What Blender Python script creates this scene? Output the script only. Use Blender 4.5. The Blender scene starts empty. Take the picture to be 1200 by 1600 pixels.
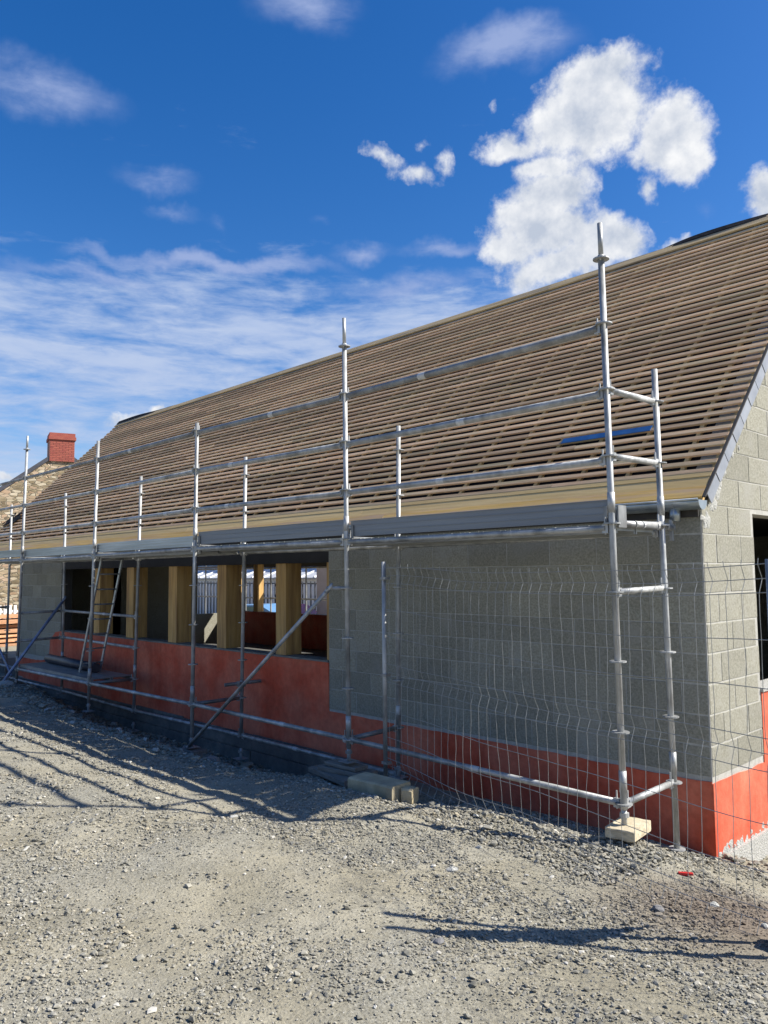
import bpy, math, random
import numpy as np
from mathutils import Vector, Matrix
random.seed(7); RS = np.random.RandomState(11)
sc = bpy.context.scene
COL = sc.collection
# ------------------------------------------------------------------ camera
CAM = Vector((2.9889, -5.2260, 1.6461)); YAW, PIT, ROLL = 2.37481, 0.078022, -0.009984
def cam_axes():
    f = Vector((math.cos(PIT)*math.cos(YAW), math.cos(PIT)*math.sin(YAW), math.sin(PIT)))
    r = Vector((math.sin(YAW), -math.cos(YAW), 0)); u = r.cross(f)
    c, s = math.cos(ROLL), math.sin(ROLL)
    return c*r+s*u, -s*r+c*u, f
R_, U_, F_ = cam_axes()
cd = bpy.data.cameras.new('camera'); cam = bpy.data.objects.new('camera', cd); COL.objects.link(cam)
cd.sensor_fit = 'HORIZONTAL'; cd.sensor_width = 36; cd.lens = 1225.39/1200*36
cd.clip_start = .05; cd.clip_end = 3000
m = Matrix((R_, U_, -F_)).transposed().to_4x4(); m.translation = CAM; cam.matrix_world = m
sc.camera = cam
# ------------------------------------------------------------------ light
SUN_AZ, SUN_EL = math.radians(41.5), math.radians(42)      # direction TOWARDS the sun, azimuth from +X counter-clockwise
sd = bpy.data.lights.new('sun', 'SUN'); sun = bpy.data.objects.new('sun', sd); COL.objects.link(sun)
sd.energy = 5.0; sd.angle = math.radians(.55); sd.color = (1, .955, .88)
SV = Vector((math.cos(SUN_EL)*math.cos(SUN_AZ), math.cos(SUN_EL)*math.sin(SUN_AZ), math.sin(SUN_EL)))
sun.rotation_euler = SV.to_track_quat('Z', 'Y').to_euler()
sc.view_settings.view_transform = 'Standard'; sc.view_settings.look = 'None'
sc.view_settings.gamma = 1; sc.view_settings.exposure = 0.78; sc.view_settings.use_curve_mapping = False
sc.render.film_transparent = False
# ------------------------------------------------------------------ world sky with clouds
W = bpy.data.worlds.new('World'); sc.world = W; W.use_nodes = True
SKY_STR = .055
def build_world():
    nt = W.node_tree; nt.nodes.clear(); N = nt.nodes.new; Lk = nt.links.new
    def math_(op, a, b=None, c=None, clamp=False):
        n = N('ShaderNodeMath'); n.operation = op; n.use_clamp = clamp
        for i, x in enumerate((a, b, c)):
            if x is None: continue
            if isinstance(x, (int, float)): n.inputs[i].default_value = x
            else: Lk(x, n.inputs[i])
        return n.outputs[0]
    out = N('ShaderNodeOutputWorld'); bg = N('ShaderNodeBackground'); bg.inputs[1].default_value = SKY_STR
    Lk(bg.outputs[0], out.inputs[0])
    sky = N('ShaderNodeTexSky'); sky.sky_type = 'NISHITA'; sky.sun_disc = False
    sky.sun_elevation = SUN_EL; sky.sun_rotation = math.pi/2-SUN_AZ
    sky.air_density = 1.0; sky.dust_density = .6; sky.ozone_density = 3.0; sky.altitude = 60
    tc = N('ShaderNodeTexCoord'); D0 = tc.outputs['Generated']
    hs = N('ShaderNodeHueSaturation'); hs.inputs['Hue'].default_value = .510
    hs.inputs['Saturation'].default_value = 1.38; hs.inputs['Value'].default_value = 1.66
    Lk(sky.outputs[0], hs.inputs['Color'])
    sep = N('ShaderNodeSeparateXYZ'); Lk(D0, sep.inputs[0]); Z = sep.outputs[2]
    def noise(vec, scale, det, rough=.55, dist=0.):
        n = N('ShaderNodeTexNoise'); n.inputs['Scale'].default_value = scale; n.inputs['Detail'].default_value = det
        n.inputs['Roughness'].default_value = rough; n.inputs['Distortion'].default_value = dist
        Lk(vec, n.inputs['Vector']); return n
    wn = noise(D0, 9, 5, .6)
    sub = N('ShaderNodeVectorMath'); sub.operation = 'SUBTRACT'; Lk(wn.outputs['Color'], sub.inputs[0]); sub.inputs[1].default_value = (.5, .5, .5)
    scl = N('ShaderNodeVectorMath'); scl.operation = 'SCALE'; Lk(sub.outputs[0], scl.inputs[0]); scl.inputs['Scale'].default_value = .075
    add = N('ShaderNodeVectorMath'); add.operation = 'ADD'; Lk(D0, add.inputs[0]); Lk(scl.outputs[0], add.inputs[1]); DW = add.outputs[0]
    def blobs(lst, vec):
        acc = None
        for (u, v, ru, rv, rot, s) in lst:
            d = F_*1225.39+R_*(u-600)-U_*(v-800); L = d.length; d.normalize()
            r = d.cross(Vector((0, 0, 1))).normalized(); up = r.cross(d)
            a = math.radians(rot); r2 = math.cos(a)*r+math.sin(a)*up; u2 = -math.sin(a)*r+math.cos(a)*up
            M = Matrix((r2, u2, -d)).transposed()
            mp = N('ShaderNodeMapping'); mp.vector_type = 'TEXTURE'; mp.inputs['Location'].default_value = d
            mp.inputs['Rotation'].default_value = M.to_euler(); mp.inputs['Scale'].default_value = (ru/L*1.24, rv/L*1.24, .8)
            Lk(vec, mp.inputs['Vector'])
            ln = N('ShaderNodeVectorMath'); ln.operation = 'LENGTH'; Lk(mp.outputs[0], ln.inputs[0])
            g = math_('MULTIPLY_ADD', ln.outputs['Value'], -s, s)
            acc = g if acc is None else math_('SMOOTH_MAX', acc, g, .12)
        return math_('MAXIMUM', acc, 0)
    cum = [(930,170,115,80,20,1),(1045,205,75,62,0,1),(965,105,55,32,0,.9),(905,130,60,40,30,.9),(880,190,75,55,10,1),(800,222,62,24,-5,.7),
           (1085,250,42,46,0,.9),(1020,295,20,30,0,.55),(850,262,52,24,0,.7),(860,300,72,42,0,.9),(845,350,88,62,0,1),(925,375,80,42,-8,1),
           (800,385,48,48,0,.9),(870,410,110,36,12,1),(600,243,34,15,-35,.42),(648,277,52,20,-12,.5),(692,245,20,32,0,.36),(655,225,20,14,0,.3),
           (1196,306,32,40,0,.9),(1045,386,42,14,14,.6),(785,165,12,12,40,.25),(205,648,46,13,12,.75),(240,634,16,9,0,.6),(15,748,36,14,0,.7),
           (-120,700,90,40,0,.9),(1330,330,120,60,0,.9),(1500,140,140,80,0,.9),(-400,300,160,50,0,.8),(1245,210,30,20,0,.4)]
    soft = [(790,78,125,34,4,.7),(860,60,60,24,10,.5),(480,12,100,44,0,.65),(60,142,120,44,-4,.62),(250,288,66,20,-4,.42),(270,332,56,14,-6,.36),
            (345,345,20,14,0,.3),(330,408,210,17,0,.85),(130,425,150,16,-2,.5),(560,400,48,15,4,.6),(690,387,90,15,7,.65),(500,352,16,10,-20,.25),
            (640,450,150,22,5,.55),(1110,325,22,12,0,.25)]
    B1 = blobs(cum, DW)
    n1 = noise(D0, 14, 9, .62); n2 = noise(D0, 44, 6, .65)
    f = math_('ADD', math_('MULTIPLY', n1.outputs['Fac'], .54), math_('MULTIPLY', n2.outputs['Fac'], .42))
    dens = math_('ADD', B1, math_('MULTIPLY', math_('SUBTRACT', f, .47), 1.6))
    dens = math_('MULTIPLY', dens, math_('MULTIPLY', B1, 9, clamp=True))
    mr = N('ShaderNodeMapRange'); mr.interpolation_type = 'SMOOTHSTEP'; Lk(dens, mr.inputs['Value'])
    mr.inputs['From Min'].default_value = .12; mr.inputs['From Max'].default_value = .58
    A1 = mr.outputs[0]
    # soft thin clouds
    B2 = blobs(soft, DW)
    st = N('ShaderNodeMapping'); Lk(D0, st.inputs['Vector']); st.inputs['Scale'].default_value = (1, 1, 3.2)
    n3 = noise(st.outputs[0], 9, 9, .62, .35)
    d2 = math_('MULTIPLY', B2, math_('MULTIPLY_ADD', n3.outputs['Fac'], 2.6, -.35))
    mr2 = N('ShaderNodeMapRange'); mr2.interpolation_type = 'SMOOTHSTEP'; Lk(d2, mr2.inputs['Value'])
    mr2.inputs['From Min'].default_value = .02; mr2.inputs['From Max'].default_value = .75; mr2.inputs['To Max'].default_value = .8
    A2 = mr2.outputs[0]
    # broken sheet low in the sky
    st2 = N('ShaderNodeMapping'); Lk(D0, st2.inputs['Vector']); st2.inputs['Scale'].default_value = (1, 1, 4.5); st2.inputs['Location'].default_value = (3.1, .4, .2)
    n4 = noise(st2.outputs[0], 4.2, 10, .6, .5); n5 = noise(st2.outputs[0], 14, 8, .62, .3)
    s = math_('ADD', math_('MULTIPLY', n4.outputs['Fac'], .62), math_('MULTIPLY', n5.outputs['Fac'], .38))
    band = N('ShaderNodeMapRange'); Lk(Z, band.inputs['Value']); band.interpolation_type = 'SMOOTHSTEP'
    band.inputs['From Min'].default_value = .42; band.inputs['From Max'].default_value = .30
    mr3 = N('ShaderNodeMapRange'); mr3.interpolation_type = 'SMOOTHSTEP'
    Lk(math_('ADD', s, math_('MULTIPLY', math_('SUBTRACT', band.outputs[0], 1), .28)), mr3.inputs['Value'])
    mr3.inputs['From Min'].default_value = .33; mr3.inputs['From Max'].default_value = .62; mr3.inputs['To Max'].default_value = .92
    A3 = mr3.outputs[0]
    # colours
    def mix(fac, a, b):
        n = N('ShaderNodeMix'); n.data_type = 'RGBA'
        if isinstance(fac, (int, float)): n.inputs[0].default_value = fac
        else: Lk(fac, n.inputs[0])
        for k, x in ((6, a), (7, b)):
            if isinstance(x, tuple): n.inputs[k].default_value = x
            else: Lk(x, n.inputs[k])
        return n.outputs[2]
    k = .54/SKY_STR
    c3 = mix(n5.outputs['Fac'], (.40*k, .54*k, .86*k, 1), (.66*k, .75*k, .93*k, 1))
    c2 = (.42*k, .52*k, .82*k, 1)
    sh = N('ShaderNodeMapRange'); sh.interpolation_type = 'SMOOTHSTEP'; Lk(math_('ADD', n1.outputs['Fac'], math_('MULTIPLY', n2.outputs['Fac'], .25)), sh.inputs['Value'])
    sh.inputs['From Min'].default_value = .48; sh.inputs['From Max'].default_value = .72
    off = N('ShaderNodeVectorMath'); off.operation = 'ADD'; Lk(D0, off.inputs[0]); off.inputs[1].default_value = tuple(SV*.022)
    n1b = noise(off.outputs[0], 14, 5, .62)
    rel = math_('MULTIPLY_ADD', math_('SUBTRACT', n1.outputs['Fac'], n1b.outputs['Fac']), 2.6, .55)
    thick = math_('MULTIPLY', math_('SUBTRACT', B1, .45), .55)
    shv = math_('SUBTRACT', rel, thick, clamp=True)
    c1 = mix(shv, (.56*k, .63*k, .76*k, 1), (1.03*k, 1.04*k, 1.06*k, 1))
    col = mix(A3, hs.outputs[0], c3); col = mix(A2, col, c2); col = mix(A1, col, c1)
    Lk(col, bg.inputs[0])
build_world()
# ------------------------------------------------------------------ helpers
def tag(o, label=None, cat=None, group=None, kind=None):
    if label: o['label'] = label
    if cat: o['category'] = cat
    if group: o['group'] = group
    if kind: o['kind'] = kind
    return o
def empty(name, loc=(0, 0, 0), parent=None):
    o = bpy.data.objects.new(name, None); COL.objects.link(o); o.location = loc; o.empty_display_size = .2
    if parent: o.parent = parent
    return o
class MB:
    def __init__(s): s.v = []; s.f = []
    def add(s, vs, fs):
        b = len(s.v); s.v += [tuple(x) for x in vs]; s.f += [tuple(b+i for i in f) for f in fs]; return s
    def box(s, x0, x1, y0, y1, z0, z1):
        return s.add([(x0,y0,z0),(x1,y0,z0),(x1,y1,z0),(x0,y1,z0),(x0,y0,z1),(x1,y0,z1),(x1,y1,z1),(x0,y1,z1)],
                     [(0,3,2,1),(4,5,6,7),(0,1,5,4),(1,2,6,5),(2,3,7,6),(3,0,4,7)])
    def obox(s, c, a, b, d):
        c, a, b, d = map(Vector, (c, a, b, d)); vs = [c+i*a+j*b+k*d for k in (-1, 1) for (i, j) in ((-1,-1),(1,-1),(1,1),(-1,1))]
        return s.add(vs, [(0,3,2,1),(4,5,6,7),(0,1,5,4),(1,2,6,5),(2,3,7,6),(3,0,4,7)])
    def tube(s, p0, p1, r, n=8, r1=None, cap=True):
        p0, p1 = Vector(p0), Vector(p1); d = (p1-p0).normalized(); r1 = r if r1 is None else r1
        a = d.cross(Vector((0, 0, 1)) if abs(d.z) < .9 else Vector((1, 0, 0))).normalized(); b = d.cross(a)
        vs = [p+(a*math.cos(t)+b*math.sin(t))*q for p, q in ((p0, r), (p1, r1)) for t in [2*math.pi*i/n for i in range(n)]]
        fs = [(i, (i+1) % n, n+(i+1) % n, n+i) for i in range(n)]
        if cap: fs += [tuple(range(n))[::-1], tuple(range(n, 2*n))]
        return s.add(vs, fs)
    def path(s, pts, r, n=5):
        pts = [Vector(p) for p in pts]; vs = []
        for i, p in enumerate(pts):
            d = (pts[min(i+1, len(pts)-1)]-pts[max(i-1, 0)]).normalized()
            a = d.cross(Vector((0, 0, 1)) if abs(d.z) < .9 else Vector((1, .3, 0))).normalized(); b = d.cross(a)
            vs += [p+(a*math.cos(t)+b*math.sin(t))*r for t in [2*math.pi*k/n for k in range(n)]]
        fs = [(i*n+k, i*n+(k+1) % n, (i+1)*n+(k+1) % n, (i+1)*n+k) for i in range(len(pts)-1) for k in range(n)]
        return s.add(vs, fs)
    def prism(s, poly, fn, d0, d1):
        """poly: 2D points; fn(a,b,d)->xyz ; extrude between depths"""
        n = len(poly); vs = [fn(a, b, d0) for a, b in poly]+[fn(a, b, d1) for a, b in poly]
        return s.add(vs, [tuple(range(n))[::-1], tuple(range(n, 2*n))]+[(i, (i+1) % n, n+(i+1) % n, n+i) for i in range(n)])
    def mesh(s, name, mat, smooth=False):
        me = bpy.data.meshes.new(name); me.from_pydata(s.v, [], s.f); me.validate(); me.update()
        # consistent outward normals
        import bmesh
        bm = bmesh.new(); bm.from_mesh(me); bmesh.ops.recalc_face_normals(bm, faces=bm.faces[:]); bm.to_mesh(me); bm.free()
        if mat: me.materials.append(mat)
        if smooth:
            me.polygons.foreach_set('use_smooth', [len(p.vertices) == 4 for p in me.polygons])
        return me
    def build(s, name, mat, parent=None, smooth=False, loc=None):
        o = bpy.data.objects.new(name, s.mesh(name, mat, smooth)); COL.objects.link(o)
        if parent: o.parent = parent
        if loc is not None: o.location = loc
        return o
def inst(name, me, parent, loc=(0, 0, 0), rot=None, scale=None):
    o = bpy.data.objects.new(name, me); COL.objects.link(o); o.location = loc
    if rot is not None: o.rotation_euler = rot
    if scale is not None: o.scale = scale
    if parent: o.parent = parent
    return o
# ------------------------------------------------------------------ materials
def nmat(name):
    mt = bpy.data.materials.new(name); mt.use_nodes = True; nt = mt.node_tree; b = nt.nodes['Principled BSDF']; return mt, nt, b
def simple(name, c1, c2=None, scale=6, rough=.7, metal=0, bump=.0, bscale=40, stretch=(1, 1, 1), rnd=.0, detail=6, c3=None, s3=1.5, lo=.35, hi=.65, spec=.5, rough2=None, lo3=.45, hi3=.7, coord='pos', bdist=.01):
    mt, nt, b = nmat(name); N = nt.nodes.new; Lk = nt.links.new
    if coord == 'pos': g = N('ShaderNodeNewGeometry'); src = g.outputs['Position']
    else: g = N('ShaderNodeTexCoord'); src = g.outputs['Object']
    mp = N('ShaderNodeMapping'); mp.inputs['Scale'].default_value = stretch
    oi = N('ShaderNodeObjectInfo')
    ad = N('ShaderNodeVectorMath'); ad.operation = 'MULTIPLY_ADD'; Lk(oi.outputs['Random'], ad.inputs[0]); ad.inputs[1].default_value = (17, 31, 23); Lk(src, ad.inputs[2])
    if rnd > 0: Lk(ad.outputs[0], mp.inputs['Vector'])
    else: Lk(src, mp.inputs['Vector'])
    def noise(sc_, det=detail, rg=.6):
        n = N('ShaderNodeTexNoise'); n.inputs['Scale'].default_value = sc_; n.inputs['Detail'].default_value = det; n.inputs['Roughness'].default_value = rg
        Lk(mp.outputs[0], n.inputs['Vector']); return n.outputs['Fac']
    def rng(x, a, bb):
        m_ = N('ShaderNodeMapRange'); Lk(x, m_.inputs['Value']); m_.inputs['From Min'].default_value = a; m_.inputs['From Max'].default_value = bb; return m_.outputs[0]
    def mix(f, a, bb):
        n = N('ShaderNodeMix'); n.data_type = 'RGBA'; Lk(f, n.inputs[0])
        for k, x in ((6, a), (7, bb)):
            if isinstance(x, tuple): n.inputs[k].default_value = x if len(x) == 4 else (*x, 1)
            else: Lk(x, n.inputs[k])
        return n.outputs[2]
    c2 = c2 or c1
    f1 = rng(noise(scale), lo, hi); col = mix(f1, c1, c2)
    if c3: col = mix(rng(noise(s3), lo3, hi3), col, c3)
    if rnd > 0:
        hs = N('ShaderNodeHueSaturation'); Lk(col, hs.inputs['Color'])
        r2 = N('ShaderNodeMapRange'); Lk(oi.outputs['Random'], r2.inputs['Value']); r2.inputs['To Min'].default_value = 1-rnd; r2.inputs['To Max'].default_value = 1+rnd
        Lk(r2.outputs[0], hs.inputs['Value']); col = hs.outputs[0]
    Lk(col, b.inputs['Base Color']); b.inputs['Roughness'].default_value = rough; b.inputs['Metallic'].default_value = metal
    b.inputs['Specular IOR Level'].default_value = spec
    if rough2 is not None:
        rr = N('ShaderNodeMapRange'); Lk(f1, rr.inputs['Value']); rr.inputs['To Min'].default_value = rough; rr.inputs['To Max'].default_value = rough2; Lk(rr.outputs[0], b.inputs['Roughness'])
    if bump > 0:
        bp = N('ShaderNodeBump'); bp.inputs['Strength'].default_value = bump; bp.inputs['Distance'].default_value = bdist
        Lk(noise(bscale, 8, .65), bp.inputs['Height']); Lk(bp.outputs[0], b.inputs['Normal'])
    return mt
M = {}
M['steel'] = simple('galvanised_steel', (.34,.345,.335), (.52,.525,.51), 14, .42, .35, .15, 60, (1,1,.5), .08, c3=(.20,.205,.195), s3=5, rough2=.6)
M['steel_dull'] = simple('weathered_steel', (.20,.205,.20), (.34,.345,.335), 9, .5, .35, .2, 60, (1,1,.5), .1, c3=(.16,.15,.14), s3=4)
M['toe'] = simple('grey_blue_painted_steel', (.18,.20,.215), (.23,.245,.255), 3, .45, .1, .05, 60, (.3,1,9), 0, c3=(.18,.19,.2), s3=2)
M['alu'] = simple('ribbed_aluminium', (.32,.35,.35), (.46,.48,.48), 3, .38, .5, .1, 60, (.3,1,6), .1, c3=(.22,.24,.24), s3=1.2)
M['deck'] = simple('steel_deck', (.20,.21,.21), (.32,.33,.32), 8, .5, .4, .2, 50, (.4,1,1), .15)
M['sticker'] = simple('pale_sticker', (.62,.62,.6), (.45,.46,.45), 90, .5)
M['block'] = simple('concrete_block', (.235,.225,.175), (.365,.352,.285), 55, .95, 0, 1, 120, (1,1,1), .12, detail=8, c3=(.33,.32,.275), s3=3.5, lo3=.52, hi3=.80, spec=.2, bdist=.008)
M['mortar'] = simple('mortar', (.37,.36,.32), (.46,.45,.40), 22, .95, 0, .6, 90, spec=.2, bdist=.01)
M['lump'] = simple('broken_mortar', (.40,.40,.36), (.52,.51,.47), 30, .95, 0, 1, 60, spec=.2, bdist=.02)
M['conc'] = simple('foundation_concrete', (.17,.17,.155), (.27,.265,.23), 7, .95, 0, 1, 24, c3=(.12,.12,.115), s3=1.3, spec=.2, bdist=.02)
M['slab'] = simple('floor_screed', (.08,.078,.075), (.11,.11,.10), 4, .95, 0, .3, 30)
M['wood'] = simple('post_timber', (.50,.29,.09), (.62,.40,.15), 3, .75, 0, .2, 30, (6,6,.5), .1, c3=(.33,.18,.07), s3=2.2)
M['eave'] = simple('eave_board_timber', (.52,.31,.075), (.66,.43,.14), 3, .75, 0, .2, 30, (.5,9,9), .12, c3=(.52,.36,.24), s3=1.6)
M['eave2'] = simple('eave_board_pinkish_timber', (.54,.365,.15), (.66,.48,.22), 3, .75, 0, .2, 30, (.5,9,9), .12, c3=(.55,.38,.14), s3=1.6)
M['batten'] = simple('roofing_batten', (.50,.31,.17), (.70,.48,.29), 3, .85, 0, .25, 30, (.7,14,14), .32, c3=(.42,.34,.19), s3=1.3)
M['cbatten'] = simple('counter_batten', (.48,.31,.12), (.58,.40,.17), 5, .85, 0, .2, 30, (3,3,3), .2)
M['ridge'] = simple('ridge_board_timber', (.50,.35,.16), (.62,.46,.24), 3, .85, 0, .2, 30, (.5,9,9), .1, c3=(.27,.22,.15), s3=1.2)
M['membrane'] = simple('black_underlay', (.012,.011,.011), (.02,.018,.017), 5, .8, 0, .6, 8, spec=.2, bdist=.02)
M['zinc'] = simple('zinc', (.36,.40,.42), (.50,.53,.54), 5, .32, .75, .1, 20, (1,1,1), .06, c3=(.26,.30,.31), s3=3)
M['slate'] = simple('verge_slate', (.21,.225,.25), (.27,.285,.31), 6, .5, 0, .15, 40, (1,1,1), .08)
M['dark'] = simple('dark_parts_and_shade', (.04,.037,.033), (.06,.055,.05), 5, .9)
M['wire'] = simple('fence_wire', (.27,.27,.25), (.38,.38,.35), 30, .5, .25)
M['block_wood'] = simple('pale_packing_timber', (.50,.42,.27), (.63,.55,.39), 4, .85, 0, .4, 60, (1,6,6), 0, c3=(.36,.30,.2), s3=5)
M['beam'] = simple('yellowed_stone_beam', (.42,.34,.2), (.56,.48,.31), 7, .9, 0, .6, 30, c3=(.30,.26,.18), s3=4)
M['plank'] = simple('weathered_plank', (.17,.15,.125), (.27,.24,.2), 5, .9, 0, .4, 60, (.6,8,8), .15)
M['blue'] = simple('blue_strip', (.015,.085,.24), (.03,.12,.30), 6, .5)
M['bluesteel'] = simple('blue_painted_steel', (.12,.18,.34), (.22,.28,.42), 12, .45, .3, .1, 60, c3=(.3,.33,.38), s3=5)
M['roll'] = simple('black_sheet_roll', (.02,.02,.028), (.04,.04,.05), 8, .45, 0, .5, 20)
M['redplastic'] = simple('red_plastic', (.5,.02,.02), (.6,.04,.03), 8, .4)
M['concfoot'] = simple('fence_foot_concrete', (.16,.155,.15), (.25,.245,.235), 9, .9, 0, .5, 60)
M['white'] = simple('white_cladding', (.80,.80,.80), (.86,.86,.86), 2, .6)
M['canopy'] = simple('grey_roof_sheet', (.45,.46,.47), (.55,.56,.57), 2, .5)
M['green'] = simple('green_band', (.03,.30,.12), (.04,.36,.15), 3, .5)
M['darksteel'] = simple('dark_steel_bars', (.05,.055,.06), (.08,.08,.09), 5, .5, .3)
M['beige'] = simple('beige_render', (.45,.33,.24), (.52,.39,.29), 3, .9)
M['brick'] = simple('chimney_brick', (.30,.075,.05), (.40,.12,.08), 30, .9, 0, .3, 80, (1,1,3), .08, c3=(.28,.06,.05), s3=3)
M['mortar_red'] = simple('chimney_mortar', (.30,.13,.09), (.38,.19,.14), 30, .9)
M['slateroof'] = simple('dark_slate', (.05,.05,.06), (.08,.08,.09), 8, .6)
M['carblue'] = simple('blue_car_paint', (.10,.22,.38), (.12,.25,.42), 2, .25)
M['carred'] = simple('red_car_paint', (.5,.04,.07), (.55,.05,.08), 2, .25)
M['glass'] = simple('car_glass', (.05,.10,.10), (.07,.14,.13), 4, .08, spec=.8)
M['rubber'] = simple('tyre_rubber', (.02,.02,.02), None, 5, .8)
M['sign'] = simple('site_board', (.6,.6,.6), (.66,.66,.65), 4, .6)
M['pile'] = simple('stacked_board', (.42,.19,.09), (.62,.36,.2), 5, .8, 0, .3, 40, (1,1,6), .3)
def red_material():
    mt, nt, b = nmat('red_waterproof_coating'); N = nt.nodes.new; Lk = nt.links.new
    g = N('ShaderNodeNewGeometry')
    def noise(sc_, stretch=(1,1,1), det=7, rg=.6):
        mp = N('ShaderNodeMapping'); mp.inputs['Scale'].default_value = stretch; Lk(g.outputs['Position'], mp.inputs['Vector'])
        n = N('ShaderNodeTexNoise'); n.inputs['Scale'].default_value = sc_; n.inputs['Detail'].default_value = det; n.inputs['Roughness'].default_value = rg; Lk(mp.outputs[0], n.inputs['Vector']); return n.outputs['Fac']
    def ramp(x, a, c, ca, cb):
        r = N('ShaderNodeValToRGB'); Lk(x, r.inputs[0]); r.color_ramp.elements[0].position = a; r.color_ramp.elements[1].position = c
        r.color_ramp.elements[0].color = (*ca, 1); r.color_ramp.elements[1].color = (*cb, 1); return r.outputs[0]
    base = ramp(noise(1.6), .35, .65, (.63,.105,.05), (.72,.22,.13))
    def mul(a, b_, f=1):
        n = N('ShaderNodeMix'); n.data_type = 'RGBA'; n.blend_type = 'MULTIPLY'; n.inputs[0].default_value = f; Lk(a, n.inputs[6]); Lk(b_, n.inputs[7]); return n.outputs[2]
    c = mul(base, ramp(noise(3.5, (1,1,.14)), .30, .62, (.80,.72,.70), (1,1,1)))
    c = mul(c, ramp(noise(16), .3, .6, (.82,.8,.8), (1,1,1)))
    Lk(c, b.inputs['Base Color']); b.inputs['Roughness'].default_value = .8; b.inputs['Specular IOR Level'].default_value = .25
    bp = N('ShaderNodeBump'); bp.inputs['Strength'].default_value = .5; bp.inputs['Distance'].default_value = .008; Lk(noise(28, det=9), bp.inputs['Height']); Lk(bp.outputs[0], b.inputs['Normal'])
    return mt
M['red'] = red_material()
def ground_material(name='gravel_ground', stone=False):
    mt, nt, b = nmat(name); N = nt.nodes.new; Lk = nt.links.new
    g = N('ShaderNodeNewGeometry'); P = g.outputs['Position']
    def noise(sc_, det=8, rg=.62):
        n = N('ShaderNodeTexNoise'); n.inputs['Scale'].default_value = sc_; n.inputs['Detail'].default_value = det; n.inputs['Roughness'].default_value = rg; Lk(P, n.inputs['Vector']); return n.outputs['Fac']
    def ramp(x, pts):
        r = N('ShaderNodeValToRGB'); Lk(x, r.inputs[0]); e = r.color_ramp.elements
        e[0].position = pts[0][0]; e[0].color = (*pts[0][1], 1); e[1].position = pts[-1][0]; e[1].color = (*pts[-1][1], 1)
        for p, c in pts[1:-1]: q = e.new(p); q.color = (*c, 1)
        return r.outputs[0]
    def mix(f, a, b_, t='MIX'):
        n = N('ShaderNodeMix'); n.data_type = 'RGBA'; n.blend_type = t
        if isinstance(f, float): n.inputs[0].default_value = f
        else: Lk(f, n.inputs[0])
        Lk(a, n.inputs[6]); Lk(b_, n.inputs[7]); return n.outputs[2]
    sand = ramp(noise(2.2), [(.32, (.225,.20,.135)), (.5, (.305,.273,.192)), (.68, (.39,.355,.262))])
    grit = ramp(noise(70, 4, .7), [(.33, (.13,.124,.098)), (.5, (.26,.248,.20)), (.68, (.41,.395,.335))])
    f = N('ShaderNodeMapRange'); Lk(noise(.75, 5), f.inputs['Value']); f.inputs['From Min'].default_value = .40; f.inputs['From Max'].default_value = .60
    f.inputs['To Min'].default_value = .25; f.inputs['To Max'].default_value = .85
    c = mix(f.outputs[0], sand, grit)
    if stone:
        oi = N('ShaderNodeAttribute'); oi.attribute_name = 'tone'
        c = mix(.7, c, ramp(oi.outputs['Fac'], [(0, (.11,.106,.088)), (.4, (.235,.225,.188)), (.75, (.36,.345,.295)), (.93, (.37,.32,.225)), (1, (.64,.62,.56))]))
    # reddish damp patch of soil by the corner
    sx = N('ShaderNodeVectorMath'); sx.operation = 'DISTANCE'; Lk(P, sx.inputs[0]); sx.inputs[1].default_value = (1.15, -.65, -.3)
    pr = N('ShaderNodeMapRange'); Lk(sx.outputs['Value'], pr.inputs['Value']); pr.inputs['From Min'].default_value = 1.0; pr.inputs['From Max'].default_value = .3; pr.inputs['To Max'].default_value = .72
    soil = ramp(noise(30, 5), [(.35, (.085,.06,.045)), (.65, (.2,.15,.115))])
    c = mix(pr.outputs[0], c, soil)
    Lk(c, b.inputs['Base Color']); b.inputs['Roughness'].default_value = .95; b.inputs['Specular IOR Level'].default_value = .2
    if not stone:
        vo = N('ShaderNodeTexVoronoi'); vo.inputs['Scale'].default_value = 55; Lk(P, vo.inputs['Vector'])
        bp = N('ShaderNodeBump'); bp.inputs['Strength'].default_value = .3; bp.inputs['Distance'].default_value = .008; Lk(vo.outputs['Distance'], bp.inputs['Height']); bp.invert = True
        bp2 = N('ShaderNodeBump'); bp2.inputs['Strength'].default_value = .8; bp2.inputs['Distance'].default_value = .02; Lk(noise(26, 9, .7), bp2.inputs['Height']); Lk(bp.outputs[0], bp2.inputs['Normal'])
        Lk(bp2.outputs[0], b.inputs['Normal'])
    return mt
M['ground'] = ground_material(); M['stone'] = ground_material('loose_stone', True)
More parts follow.
